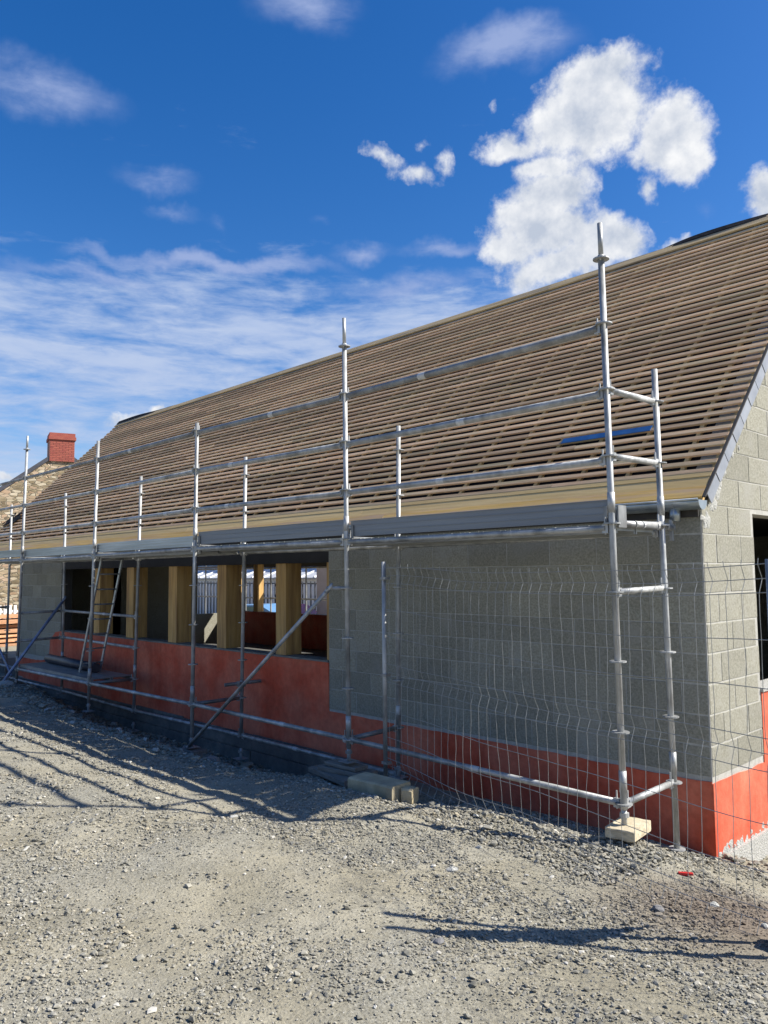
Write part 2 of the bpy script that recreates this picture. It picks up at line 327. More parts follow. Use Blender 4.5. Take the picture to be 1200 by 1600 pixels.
def rubble_material():
    mt, nt, b = nmat('rubble_stone_wall'); N = nt.nodes.new; Lk = nt.links.new
    g = N('ShaderNodeNewGeometry'); mp = N('ShaderNodeMapping'); mp.inputs['Scale'].default_value = (1, 1, 2.6); Lk(g.outputs['Position'], mp.inputs['Vector'])
    wn = N('ShaderNodeTexNoise'); wn.inputs['Scale'].default_value = 1.2; wn.inputs['Detail'].default_value = 6; Lk(g.outputs['Position'], wn.inputs['Vector'])
    vo = N('ShaderNodeTexVoronoi'); vo.inputs['Scale'].default_value = 4.2; Lk(mp.outputs[0], vo.inputs['Vector'])
    ve = N('ShaderNodeTexVoronoi'); ve.feature = 'DISTANCE_TO_EDGE'; ve.inputs['Scale'].default_value = 4.2; Lk(mp.outputs[0], ve.inputs['Vector'])
    sp = N('ShaderNodeSeparateColor'); Lk(vo.outputs['Color'], sp.inputs[0])
    r = N('ShaderNodeValToRGB'); Lk(sp.outputs[0], r.inputs[0]); e = r.color_ramp.elements
    e[0].color = (.20,.15,.09,1); e[1].color = (.66,.56,.40,1); e[1].position = .9; q = e.new(.4); q.color = (.47,.37,.23,1); q = e.new(.65); q.color = (.50,.34,.22,1)
    mr = N('ShaderNodeMapRange'); Lk(ve.outputs['Distance'], mr.inputs['Value']); mr.inputs['From Max'].default_value = .07
    mx = N('ShaderNodeMix'); mx.data_type = 'RGBA'; Lk(mr.outputs[0], mx.inputs[0]); mx.inputs[6].default_value = (.52,.46,.34,1); Lk(r.outputs[0], mx.inputs[7])
    m2 = N('ShaderNodeMix'); m2.data_type = 'RGBA'; m2.blend_type = 'MULTIPLY'; m2.inputs[0].default_value = .7; Lk(mx.outputs[2], m2.inputs[6])
    r2 = N('ShaderNodeValToRGB'); Lk(wn.outputs['Fac'], r2.inputs[0]); r2.color_ramp.elements[0].position = .35; r2.color_ramp.elements[1].position = .6; r2.color_ramp.elements[0].color = (.5,.5,.42,1); Lk(r2.outputs[0], m2.inputs[7])
    Lk(m2.outputs[2], b.inputs['Base Color']); b.inputs['Roughness'].default_value = .95
    bp = N('ShaderNodeBump'); bp.inputs['Distance'].default_value = .04; Lk(mr.outputs[0], bp.inputs['Height']); Lk(bp.outputs[0], b.inputs['Normal'])
    return mt
M['rubble'] = rubble_material()
# ------------------------------------------------------------------ ground
def vnoise(x, y, s, seed):
    """smooth value noise, numpy"""
    x = np.asarray(x, float)*s+seed*13.7; y = np.asarray(y, float)*s+seed*7.3
    xi = np.floor(x).astype(int); yi = np.floor(y).astype(int); fx = x-xi; fy = y-yi; fx = fx*fx*(3-2*fx); fy = fy*fy*(3-2*fy)
    def h(a, b):
        n = (a*374761393+b*668265263+seed*1442695) & 0x7fffffff; n = ((n ^ (n >> 13))*1274126177) & 0x7fffffff
        return ((n ^ (n >> 16)) & 0xffff)/65535.
    return (h(xi, yi)*(1-fx)+h(xi+1, yi)*fx)*(1-fy)+(h(xi, yi+1)*(1-fx)+h(xi+1, yi+1)*fx)*fy
def sstep(a, b, x):
    t = np.clip((x-a)/(b-a), 0, 1); return t*t*(3-2*t)
def gz(x, y, fine=True):
    x = np.asarray(x, float); y = np.asarray(y, float)
    z = np.interp(y, [-60, -7, -4, -2.4, -1.1, -.45, .2, 1.0, 1.4], [-.05, -.05, -.06, -.10, -.22, -.31, -.42, -.60, -.62])
    tr = sstep(-3.1, -4.2, x)*sstep(-14.5, -12.0, x)                       # trench along the wall
    tz = np.interp(y, [-1.4, -.6, -.15, .35, .6, 1.4], [0, -.06, -.20, -.34, -.36, -.26])
    z = z+tr*tz
    z = z+.30*np.exp(-((x+11.6)/1.3)**2-((y-.1)/.7)**2)+.14*np.exp(-((x+9.6)/.7)**2-((y+.5)/.5)**2)
    z = z+.09*np.exp(-((x+1.0)/.6)**2-((y+.25)/.4)**2)-.09*np.exp(-((x+2.5)/.55)**2-((y+.1)/.3)**2)+.11*np.exp(-((x+1.9)/.95)**2-((y+.95)/.42)**2)+.13*np.exp(-((x-.05)/.38)**2-((y-.02)/.34)**2)                    # gravel heap beside the fence
    z = z-.06*np.exp(-((x-1.1)/.8)**2-((y-.6)/.7)**2)
    z = np.where(y > 1.4, -.62-.6*sstep(8.5, 11, y), z)
    z = z-.22*sstep(1.1, 1.9, y)*sstep(-.4, .1, x)
    z = np.where((x < -19) & (y < 8), np.minimum(z, z*0-.25-.0*x), z)
    z = z+.035*(vnoise(x, y, .55, 1)-.5)+.03*(vnoise(x, y, 1.7, 2)-.5)
    if fine: z = z+.016*(vnoise(x, y, 6, 3)-.5)+.010*(vnoise(x, y, 17, 4)-.5)
    return z
def axis(lo, hi, fine0, fine1, step, far):
    a = list(np.arange(fine0, fine1, step)); s = step; x = fine1
    while x < hi: a.append(x); s *= 1.35; x += s
    a.append(hi); s = step; x = fine0; b = []
    while True:
        s *= 1.35; x -= s
        if x <= lo: break
        b.append(x)
    return np.array([lo]+b[::-1]+a)
gx = axis(-900, 900, -14, 3.2, .045, 0); gy = axis(-900, 900, -5.2, 1.3, .04, 0)
X, Y = np.meshgrid(gx, gy); Z = gz(X, Y)
nx, ny = len(gx), len(gy)
V = np.stack([X, Y, Z], -1).reshape(-1, 3); idx = np.arange(nx*ny).reshape(ny, nx)
Fq = np.stack([idx[:-1, :-1], idx[:-1, 1:], idx[1:, 1:], idx[1:, :-1]], -1).reshape(-1, 4)
def npmesh(name, V, Fq, mat, smooth=True):
    me = bpy.data.meshes.new(name); k = Fq.shape[1]
    me.vertices.add(len(V)); me.vertices.foreach_set('co', V.astype('f4').ravel())
    me.loops.add(Fq.size); me.loops.foreach_set('vertex_index', Fq.astype('i4').ravel())
    me.polygons.add(len(Fq)); me.polygons.foreach_set('loop_start', np.arange(0, Fq.size, k, dtype='i4'))
    me.polygons.foreach_set('use_smooth', np.full(len(Fq), smooth))
    me.update(calc_edges=True); me.materials.append(mat); return me
g = bpy.data.objects.new('ground', npmesh('ground', V, Fq, M['ground'])); COL.objects.link(g); tag(g, kind='structure')
# loose gravel: thousands of small angular stones in one object
def scatter(name, xs, ys, sizes, seed, sink=.25):
    rs = np.random.RandomState(seed); n = len(xs)
    base = np.array([(1,0,0),(0,1,0),(-1,0,0),(0,-1,0),(.55,.55,.8),(-.5,.5,.75),(-.5,-.6,.8),(.5,-.5,.7),(0,0,-.8)], float)
    tri = np.array([(0,1,4),(1,2,5),(2,3,6),(3,0,7),(4,1,5),(5,2,6),(6,3,7),(7,0,4),(4,5,6),(4,6,7),(1,0,8),(2,1,8),(3,2,8),(0,3,8)])
    v = base[None]*(1+rs.uniform(-.32, .32, (n, 9, 3)))
    v *= (sizes[:, None]*rs.uniform(.6, 1.25, (n, 3)))[:, None, :]*np.array([1, 1, .62])
    # random tilt + spin
    a = rs.uniform(0, 2*np.pi, n); c, s = np.cos(a), np.sin(a); x = v[..., 0]*c[:, None]-v[..., 1]*s[:, None]; y = v[..., 0]*s[:, None]+v[..., 1]*c[:, None]; z = v[..., 2]
    t = rs.normal(0, .35, n); ct, st = np.cos(t), np.sin(t); y, z = y*ct[:, None]-z*st[:, None], y*st[:, None]+z*ct[:, None]
    zz = gz(xs, ys)+sizes*sink
    v = np.stack([x+xs[:, None], y+ys[:, None], z+zz[:, None]], -1).reshape(-1, 3)
    f = (tri[None]+(np.arange(n)*9)[:, None, None]).reshape(-1, 3)
    me = npmesh(name, v, f, M['stone'], False)
    at = me.attributes.new('tone', 'FLOAT', 'FACE'); at.data.foreach_set('value', np.repeat(rs.uniform(0, 1, n), len(tri)).astype('f4'))
    o = bpy.data.objects.new(name, me); COL.objects.link(o); tag(o, kind='stuff'); return o
def pts(n, x0, x1, y0, y1, rs, clump=0.):
    x = rs.uniform(x0, x1, n*2); y = rs.uniform(y0, y1, n*2)
    w = vnoise(x, y, 1.1, 9)*.6+vnoise(x, y, 3.5, 8)*.4; k = rs.uniform(0, 1, n*2) < np.clip((w-.5)*clump*2+.45, .13, 1)
    return x[k][:n], y[k][:n]
rs = np.random.RandomState(5)
x, y = pts(64000, -2.2, 2.6, -4.6, .9, rs, 2.6)
a1 = scatter('gravel', x, y, np.clip(rs.lognormal(math.log(.0053), .50, len(x)), .0028, .019), 21)
tag(a1, 'loose grey gravel scattered over the compacted ground near the camera', 'gravel')
x, y = pts(32000, -9.5, -2.2, -4.6, .6, rs, 2.6)
a2 = scatter('gravel', x, y, np.clip(rs.lognormal(math.log(.0074), .48, len(x)), .0035, .024), 22)
tag(a2, 'loose pale gravel on the sandy ground in front of the long wall', 'gravel')
x = rs.uniform(-8, 2.6, 60000); y = rs.uniform(-4.7, .3, 60000)
a6 = scatter('grit', x, y, np.clip(rs.lognormal(math.log(.0036), .35, len(x)), .002, .009), 29)
tag(a6, 'fine grit spread evenly over the whole yard', 'grit')
x = rs.uniform(-3.0, .35, 12000); y = rs.uniform(-.85, .95, 12000); kk = ~((x < -1.95) & (y > -.45)); x, y = x[kk], y[kk]
a3 = scatter('gravel', x, y, np.clip(rs.lognormal(math.log(.0112), .36, len(x)), .005, .035), 23, .5)
tag(a3, 'heap of coarse light gravel along the foot of the wire fence', 'gravel')
x, y = pts(7000, .2, 3.6, .7, 4.5, rs, .8)
a5 = scatter('gravel', x, y, np.clip(rs.lognormal(math.log(.012), .4, len(x)), .005, .035), 27)
tag(a5, 'gravel and soil along the foot of the gable wall', 'gravel')
x = rs.uniform(-15, -4, 14000); y = rs.uniform(-.9, .99, 14000)
a4 = scatter('gravel', x, y, np.clip(rs.lognormal(math.log(.016), .5, len(x)), .008, .08), 24, .3)
tag(a4, 'shaded rubble and gravel in the trench under the scaffold', 'gravel')
# ------------------------------------------------------------------ the house under construction
WY, XR, XL, YR = 1.05, .20, -15.15, 8.71          # front wall plane, right gable plane, left end of front wall, rear wall
CH, CL = .243, .50                                 # course height, block length
RZ = 1.19                                          # roof plane: z = y + RZ
YRIDGE = 4.88
house = empty('house_under_construction', (0, 0, 0))
tag(house, 'long single storey block house with red coated base and bare roof battens, still being built', 'house')
def chamfer_block(L_, H, D=.05, ch=.004, seed=0):
    """block face in local x (length), z (height), front face at y=0 going back to y=D"""
    r = random.Random(seed); j = lambda a: r.uniform(-a, a)
    mb = MB(); g_ = .005
    o = [(g_+j(.002), g_+j(.002)), (L_-g_+j(.002), g_+j(.002)), (L_-g_+j(.002), H-g_+j(.002)), (g_+j(.002), H-g_+j(.002))]
    i = [(o[0][0]+ch, o[0][1]+ch), (o[1][0]-ch, o[1][1]+ch), (o[2][0]-ch, o[2][1]-ch), (o[3][0]+ch, o[3][1]-ch)]
    vs = [(a, j(.0015), b) for a, b in i]+[(a, ch, b) for a, b in o]+[(a, D, b) for a, b in o]
    fs = [(0,1,2,3)]+[(k, k+4, (k+1) % 4+4, (k+1) % 4) for k in range(4)]+[(k+4, k+8, (k+1) % 4+8, (k+1) % 4+4) for k in range(4)]
    return mb.add(vs, fs).mesh('block', M['block'])
BM = {}
def block_mesh(L_, H, seed):
    k = (round(L_, 2), round(H, 3), seed % 4)
    if k not in BM: BM[k] = chamfer_block(k[0], k[1], seed=hash(k) % 1000)
    return BM[k]
def courses(parent, a0, a1, z0, z1, place, stagger=0):
    """fill rectangle with staggered blocks; place(a, z) -> loc, rot"""
    n = int(round((z1-z0)/CH)); H = (z1-z0)/max(n, 1)
    for c in range(n):
        z = z0+c*H; gidx = int(round(z/CH)); a = a0-(CL/2 if (gidx+stagger) % 2 else 0)
        while a < a1-.03:
            s = max(a, a0); e = min(a+CL, a1)
            if e-s > .04:
                loc, rot = place(s, z); inst('block', block_mesh(e-s, H, random.randrange(4)), parent, (loc[0], loc[1], loc[2]), rot)
            a += CL
# front wall: mortar core with the opening left out
OX0, OX1, OZ0, OZ1 = -12.85, -4.53, .56, 1.93
mb = MB(); y0, y1 = WY+.0055, WY+.20
mb.box(OX1, XR-.02, y0, y1, -.9, 2.19)
mb.box(XL, OX0, y0, y1, -.9, 2.19)
mb.box(OX0, OX1, y0, y1, -.9, OZ0)
mb.box(OX0, OX1, y0, y1, OZ1+.02, 2.19)
fw = mb.build('front_wall', M['mortar'], house)
pf = lambda a, z: ((a, WY, z), (0, 0, 0))
courses(fw, OX1, XR-.008, 0, 9*CH, pf)
courses(fw, XL, -12.86, 0, 9*CH, pf)
# wooden lintel & sill cap
M['vdark'] = simple('near_black_lintel', (.02,.018,.016), (.03,.027,.024), 5, .9)  # even near-black tone for the wooden lintel
MB().box(OX0+.002, OX1-.002, WY+.01, WY+.21, OZ1-.14, OZ1+.018).build('lintel', M['vdark'], house)
MB().box(OX0+.002, OX1-.002, WY-.02, WY+.215, OZ0, OZ0+.022).build('sill', M['conc'], house)
# red coating (polygon with a hand-painted upper edge)
def redpoly(pts_, fn, name='red_coating', rg=.006, d=.004):
    out = []
    r = random.Random(3)
    for k, (a, b) in enumerate(pts_):
        a2, b2 = pts_[(k+1) % len(pts_)]; n = max(1, int(math.hypot(a2-a, b2-b)/.12)) if abs(a2-a) > .3 and max(b, b2) > -.4 else 1
        for q in range(n): out.append((a+(a2-a)*q/n, b+(b2-b)*q/n+(r.uniform(-rg, rg) if n > 1 else 0)))
    return MB().prism(out, fn, -.006, .02).build(name, M['red'], house)
redpoly([(OX1, -.03), (XR-.006, -.035), (XR-.006, -.95), (XL+.3, -.95), (XL+.3, -.50), (XL+.3, -.50), (XL, -.50), (XL, -.10), (-13.9, -.09), (-13.40, -.02), (-13.36, .36), (-13.1, .53), (OX0, OZ0-.002), (OX1, OZ0-.002)][::-1], lambda a, b, d: (a, WY+d, b))
mb = MB(); rf = random.Random(8); xq = XL
while xq < -3.2:
    xe = min(xq+rf.uniform(1.0, 2.4), -3.2); dz = rf.uniform(-.02, .02)
    mb.box(xq+.004, xe-.004, WY-.030-rf.uniform(0, .012), WY-.006, -.735+dz, -.535+rf.uniform(-.012, .02)); mb.box(xq+.006, xe-.006, WY-.055-rf.uniform(0, .02), WY-.006, -1.4, -.745+dz); xq = xe
mb.build('foundation', M['conc'], house)
# gable wall (right), with the door opening
GY0, GY1, GZ0, GZ1 = 2.10, 3.50, .56, 2.15
def roofz(y): return (y if y < YRIDGE else 2*YRIDGE-y)+RZ-.075
mb = MB(); fn = lambda a, b, d: (XR-.004-d, a, b)
mb.prism([(WY+.002, -1.2), (GY0, -1.2), (GY0, roofz(GY0)), (WY+.002, roofz(WY))], fn, 0, .19)
mb.prism([(GY0, GZ1), (GY1, GZ1), (GY1, roofz(GY1)), (GY0, roofz(GY0))], fn, 0, .19)
mb.prism([(GY0, -1.2), (GY1, -1.2), (GY1, GZ0), (GY0, GZ0)], fn, 0, .19)
mb.prism([(GY1, -1.2), (YR, -1.2), (YR, roofz(YR)), (YRIDGE, roofz(YRIDGE)), (GY1, roofz(GY1))], fn, 0, .19)
gw = mb.build('gable_wall', M['mortar'], house)
def clip(poly, f):
    out = []
    for k in range(len(poly)):
        p, q = poly[k], poly[(k+1) % len(poly)]; a, b = f(p), f(q)
        if a >= 0: out.append(p)
        if (a >= 0) != (b >= 0): t = a/(a-b); out.append((p[0]+(q[0]-p[0])*t, p[1]+(q[1]-p[1])*t))
    return out
rest = MB(); cnt = 0
for c in range(0, 24):
    z = c*CH; a = WY+.003-(CL/2 if c % 2 else 0)
    while a < YR:
        s, e = max(a, WY+.003), min(a+CL, YR-.005)
        if z+CH > GZ0 and z < GZ1-.02:                         # leave the opening free
            if s < GY0 < e: e = GY0
            elif s < GY1 < e: s = GY1
            elif s >= GY0-.01 and e <= GY1+.01: a += CL; continue
        if e-s > .05:
            g_ = .005; po = [(s+g_, z+g_), (e-g_, z+g_), (e-g_, z+CH-g_), (s+g_, z+CH-g_)]
            lim = lambda p: min(p[0]+RZ-.09-p[1], 2*YRIDGE-p[0]+RZ-.09-p[1])
            full = all(lim(p) >= 0 for p in po)
            if full and z < GZ1 <= z+CH-.02 and s >= GY0-.01 and e <= GY1+.01: full = True
            if full and s < 5.0:
                inst('block', block_mesh(e-s, CH, random.randrange(4)), gw, (XR, s, z), (0, 0, math.pi/2)); cnt += 1
            else:
                po = clip(po, lambda p: p[0]+RZ-.09-p[1]); po = clip(po, lambda p: 2*YRIDGE-p[0]+RZ-.09-p[1]) if len(po) > 2 else po
                if len(po) > 2:
                    b_ = MB() if s < 5.0 else rest
                    b_.prism(po, lambda a_, b__, d: (XR-d, a_, b__), 0, .03)
                    if s < 5.0: b_.build('block', M['block'], gw)
        a += CL
tag(rest.build('block', M['block'], gw), kind='stuff')
redpoly([(WY-.004, -.04), (GY0, -.055), (GY0+.001, GZ0-.002), (YR, GZ0-.002), (YR, -.66), (GY0, -.63), (1.7, -.62), (1.2, -.60), (WY-.004, -.95)], lambda a, b, d: (XR-d-.001, a, b), rg=.008)
MB().box(XR-.02, XR+.035, 1.22, YR, -1.4, -.615).build('foundation', M['lump'], house)
MB().box(XR-.2, XR+.02, GY0, GY1, GZ0, GZ0+.03).build('sill', M['lump'], house)
# crumbled mortar smeared along the verge and under the gutter
def lumps2(pts_, n, r0, name='mortar_smear'):
    rr = random.Random(9); mb = MB()
    for _ in range(n):
        k = rr.randrange(len(pts_)-1); p = Vector(pts_[k]).lerp(Vector(pts_[k+1]), rr.random()); p += Vector((rr.uniform(0, .004), rr.gauss(0, .03), rr.gauss(0, .03)))
        m_ = 9; r = r0*rr.uniform(.5, 1.5); a0 = rr.uniform(0, 6); o = [(a0+a/m_*6.28, rr.uniform(.45, 1.15)) for a in range(m_)]
        vs = [(p.x+.004+rr.uniform(0, .004), p.y, p.z)]+[(p.x+.003, p.y+r*q*.6*math.cos(t), p.z+r*q*.6*math.sin(t)) for t, q in o]+[(p.x-.006, p.y+r*q*math.cos(t), p.z+r*q*math.sin(t)) for t, q in o]
        mb.add(vs, [(0, 1+a, 1+(a+1) % m_) for a in range(m_)]+[(1+a, 1+(a+1) % m_, 1+m_+(a+1) % m_, 1+m_+a) for a in range(m_)])
    o = mb.build(name, M['lump'], house); tag(o, kind='stuff'); return o
def lumps(pts_, n, r0, name='mortar_lump'):
    mb = MB(); rr = random.Random(9)
    for _ in range(n):
        k = rr.randrange(len(pts_)-1); t = rr.random(); p = Vector(pts_[k]).lerp(Vector(pts_[k+1]), t); r = r0*rr.uniform(.4, 1.3)
        p += Vector((rr.uniform(-.004, .006), rr.gauss(0, .018), rr.gauss(0, .018)))
        vs = []; m_ = 7
        for a in range(m_): vs.append((p.x+.012, p.y+r*.5*math.cos(a/m_*6.28)*rr.uniform(.6, 1.2), p.z+r*.5*math.sin(a/m_*6.28)*rr.uniform(.6, 1.2)))
        for a in range(m_): vs.append((p.x-.02, p.y+r*math.cos(a/m_*6.28)*rr.uniform(.8, 1.2), p.z+r*math.sin(a/m_*6.28)*rr.uniform(.8, 1.2)))
        mb.add(vs, [tuple(range(m_))]+[(a, (a+1) % m_, m_+(a+1) % m_, m_+a) for a in range(m_)])
    o = mb.build(name, M['lump'], house); tag(o, kind='stuff'); return o
lumps2([(XR, 1.10, 2.05), (XR, 1.26, 2.14), (XR, 1.40, 2.36), (XR, 1.62, 2.62), (XR, 1.80, 2.78)], 26, .060)
lumps2([(XR+.002, 1.1, -.60), (XR+.002, 1.6, -.62), (XR+.002, 2.4, -.63)], 30, .05)
# rear wall, left end wall, porch return, floor
mb = MB(); RX0, RX1 = -18.3, -12.2
mb.box(RX1, XR-.2, YR-.2, YR, -1.4, 2.3); mb.box(-18.5, RX1, YR-.2, YR, -1.4, .53); mb.box(-18.5, RX1, YR-.2, YR, 2.07, 2.3)
mb.build('rear_wall', M['block'], house)
MB().box(-18.498, RX1, YR-.215, YR-.2, -.6, .525).build('red_coating', M['red'], house)
mb = MB(); fe = lambda a, b, d: (-18.5+d, a, b)
mb.prism([(3.3, -1.4), (7.35, -1.4), (7.35, 2.3), (3.3, 2.3)], fe, 0, .2); mb.prism([(7.35, -1.4), (YR, -1.4), (YR, .46), (7.35, .46)], fe, 0, .2)
mb.prism([(1.3, 2.3), (YR-.05, 2.3), (YRIDGE, YRIDGE+RZ-.14)], fe, 0, .2)
mb.box(XL, XL+.2, WY+.2, 3.3, -1.4, 2.3); mb.box(-18.3, XL+.2, 3.1, 3.3, -1.4, 2.3)
mb.build('end_wall', M['block'], house)
MB().box(-18.3, XR-.21, WY+.21, YR-.21, -.7, -.42).build('floor_slab', M['slab'], house)
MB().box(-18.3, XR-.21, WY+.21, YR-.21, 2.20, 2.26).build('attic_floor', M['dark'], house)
# timber posts in the openings
for xa, xb, yy in [(-11.38,-11.14,WY+.03),(-10.06,-9.80,WY+.03),(-8.58,-8.32,WY+.03),(-7.13,-6.89,WY+.03),(-5.67,-5.45,WY+.03)]:
    MB().box(xa, xb, yy, yy+.26, OZ0+.022, OZ1-.14).build('post', M['wood'], house)
for xa in (-18.2, -17.02, -15.22): MB().box(xa, xa+.22, YR-.2, YR+.02, .53, 2.07).build('post', M['wood'], house)
MB().box(-18.3, -18.08, 1.15, 1.37, -1.2, 2.3).build('post', M['wood'], house)
MB().box(-12.86, -12.80, WY+.005, WY+.2, OZ0+.022, OZ1-.14).build('jamb_lining', M['dark'], house)
MB().box(-4.60, -4.535, WY+.03, WY+.2, OZ0+.022, OZ1-.14).build('jamb_lining', M['wood'], house)
# roof: underlay, counter battens, battens
RX_L, RX_R = -18.62, XR+.015
nrm = Vector((0, -1, 1)).normalized(); up = Vector((0, 1, 1)).normalized(); ex = Vector((1, 0, 0))
def rp(x_, s, h): return Vector((x_, 1.06, 1.06+RZ))+up*s+nrm*h      # s along the slope from the eave, h out of the top-of-batten plane
SL = (YRIDGE-1.06)*math.sqrt(2)
mb = MB(); a, b = rp(RX_L, -.02, -.062), rp(RX_R, SL, -.062)
yy = [(.98, None)]
mb.add([rp(RX_L, -.02, -.062), rp(RX_R-.01, -.02, -.062), rp(RX_R-.01, SL, -.062), rp(RX_L, SL, -.062),
        rp(RX_L, -.02, -.085), rp(RX_R-.01, -.02, -.085), rp(RX_R-.01, SL, -.085), rp(RX_L, SL, -.085)],
       [(0,1,2,3),(7,6,5,4),(0,4,5,1),(1,5,6,2),(2,6,7,3),(3,7,4,0)])
zr = YRIDGE+RZ-.04
mb.add([(RX_L, YRIDGE-.03, zr-.06), (RX_R, YRIDGE-.03, zr-.06), (RX_R, YR+.25, 2*YRIDGE-YR-.25+RZ-.1), (RX_L, YR+.25, 2*YRIDGE-YR-.25+RZ-.1),
        (RX_L, YRIDGE-.03, zr-.09), (RX_R, YRIDGE-.03, zr-.09), (RX_R, YR+.25, 2*YRIDGE-YR-.25+RZ-.13), (RX_L, YR+.25, 2*YRIDGE-YR-.25+RZ-.13)],
       [(0,1,2,3),(7,6,5,4),(0,4,5,1),(1,5,6,2),(2,6,7,3),(3,7,4,0)])
roof = mb.build('roof', M['membrane'], house)
x_ = -.096; k = 0
while x_ > RX_L+.1:
    MB().obox(rp(x_, SL/2-.02, -.0345), ex*.019, up*(SL/2), nrm*.0150).build('counter_batten', M['cbatten'], roof)
    x_ -= .50+random.uniform(-.03, .03)
MB().obox(rp(RX_L+.03, SL/2-.02, -.0345), ex*.019, up*(SL/2), nrm*.0150).build('counter_batten', M['cbatten'], roof)
MB().obox(rp(RX_R-.03, SL/2-.02, -.0345), ex*.019, up*(SL/2), nrm*.0150).build('counter_batten', M['cbatten'], roof)
PITCH = .1205; s0 = .345; row = 0
def batten(x0, x1, s, w=.0275, h=.0095):
    n = max(2, int((x1-x0)/.5)); mb = MB(); vs = []; rr = random.Random(int(s*1000)+int(x0*10))
    o1, o2 = rr.uniform(-.004, .004), rr.uniform(-.004, .004)
    for i in range(n+1):
        t = i/n; c = rp(x0+(x1-x0)*t, s+o1*(1-t)+o2*t+rr.uniform(-.0025, .0025), -.0095)
        vs += [c-up*w-nrm*h, c-up*w+nrm*(h-.003), c-up*(w-.004)+nrm*h, c+up*(w-.004)+nrm*h, c+up*w+nrm*(h-.003), c+up*w-nrm*h]
    fs = [(i*6+q, (i+1)*6+q, (i+1)*6+(q+1) % 6, i*6+(q+1) % 6) for i in range(n) for q in range(6)]+[tuple(range(6)), tuple(range(n*6, n*6+6))]
    return mb.add(vs, fs).build('batten', M['batten'], roof)
while s0+row*PITCH < SL-.20:
    s = s0+row*PITCH; xs = RX_R-.012-(0 if row % 3 else 0); cuts = [xs]
    c = xs-(1.6+((row*7) % 5)*.75)
    while c > RX_L+.8: cuts.append(c); c -= 4.5
    cuts.append(RX_L+random.uniform(-.03, .04))
    for q in range(len(cuts)-1): batten(cuts[q+1]+.002, cuts[q]-.002, s)
    row += 1
# eave boards and ridge board
for (sa, sb, hh) in ((0.0, .135, -.003), (.139, .255, -.006), (.259, .315, -.002)):
    x0 = RX_R-.015
    while x0 > RX_L:
        x1 = max(x0-random.uniform(3.6, 4.4), RX_L); MB().obox(rp((x0+x1)/2, (sa+sb)/2, hh-.011), ex*((x0-x1)/2-.002), up*(sb-sa)/2, nrm*.011).build('eave_board', M['eave'] if sa < .1 else M['eave2'], roof); x0 = x1
x0 = RX_R
while x0 > RX_L:
    x1 = max(x0-3.9, RX_L); MB().obox(rp((x0+x1)/2, SL-.088, .004), ex*((x0-x1)/2-.002), up*.080, nrm*.013).build('ridge_board', M['ridge'], roof); x0 = x1
# loose underlay lapping over the ridge, bulging here and there
mb = MB(); n = 300; vs = []
for i in range(n+1):
    xx = RX_L+(RX_R-RX_L)*i/n; t = float(vnoise(xx, 0, .55, 31)); h = .004+(.26*max(0, t-.47) if (xx < -9.5 or xx > -2.2) else .04*max(0, t-.6))
    w = float(vnoise(xx, 3, 2.5, 33))*.015
    vs += [(xx, YRIDGE-.06, YRIDGE-.06+RZ-.02), (xx, YRIDGE-.045, YRIDGE-.045+RZ-.004+h*.6+w*.5), (xx, YRIDGE+.02, YRIDGE+RZ-.002+h+w*.5), (xx, YRIDGE+.12, YRIDGE-.12+RZ-.02)]
fs = [(i*4+q, i*4+q+1, (i+1)*4+q+1, (i+1)*4+q) for i in range(n) for q in range(3)]
mb.add(vs, fs).build('underlay_lap', M['membrane'], roof)
# torn underlay sheet flapping over the battens at the far lower corner
mb = MB(); n, k_ = 10, 6; vs = []
for i in range(n+1):
    for j in range(k_+1):
        vs.append(rp(-18.75+.95*i/n, 1.05+.36*j/k_+.12*math.sin(i*1.3), .012+.03*random.random()))
mb.add(vs, [(i*(k_+1)+j, (i+1)*(k_+1)+j, (i+1)*(k_+1)+j+1, i*(k_+1)+j+1) for i in range(n) for j in range(k_)]).build('loose_sheet', M['membrane'], roof)
# verge slates down the gable edge
vs0 = .045; k = 0
while vs0 < SL*1.0:
    L_ = .262; c = Vector((XR+.022+.002*(k % 2), 1.06, 1.06+RZ))+up*(vs0+L_/2)-nrm*.068
    MB().obox(c, ex*.004, up*(L_/2-.006), nrm*.062).build('slate', M['slate'], house); vs0 += L_+.004; k += 1
MB().obox(Vector((XR+.016, 1.06, 1.06+RZ))+up*(SL/2)-nrm*.01, ex*.014, up*(SL/2), nrm*.006).build('verge_strip', M['dark'], house)
# zinc gutter (half round) with outlet, dark strip for the shadow gap behind
mb = MB(); n = 10; GXC, GZC, GR = .962, 2.208, .076; vs = []
for xx in (RX_L, XR+.045):
    for q in range(n+1):
        a = math.pi+math.pi*q/n; vs.append((xx, GXC+GR*math.cos(a), GZC+GR*math.sin(a)))
    for q in range(n+1):
        a = 2*math.pi-math.pi*q/n; vs.append((xx, GXC+(GR-.004)*math.cos(a), GZC+(GR-.004)*math.sin(a)))
m_ = 2*n+2; mb.add(vs, [(q, (q+1) % m_, m_+(q+1) % m_, m_+q) for q in range(m_)])
mb.tube((RX_L, GXC-GR-.004, GZC+.004), (XR+.045, GXC-GR-.004, GZC+.004), .009)
gut = mb.build('gutter', M['zinc'], house, smooth=True)
MB().prism([(GXC+GR*1.02*math.cos(math.pi+math.pi*q/n), GZC+GR*1.02*math.sin(math.pi+math.pi*q/n)) for q in range(n+1)], lambda a, b, d: (XR+.045+d, a, b), 0, .006).build('gutter_end_cap', M['zinc'], gut)
MB().tube((.02, GXC-.01, GZC-GR-.085), (.02, GXC-.01, GZC-GR+.02), .044, 14).build('gutter_outlet', M['zinc'], gut, smooth=True)
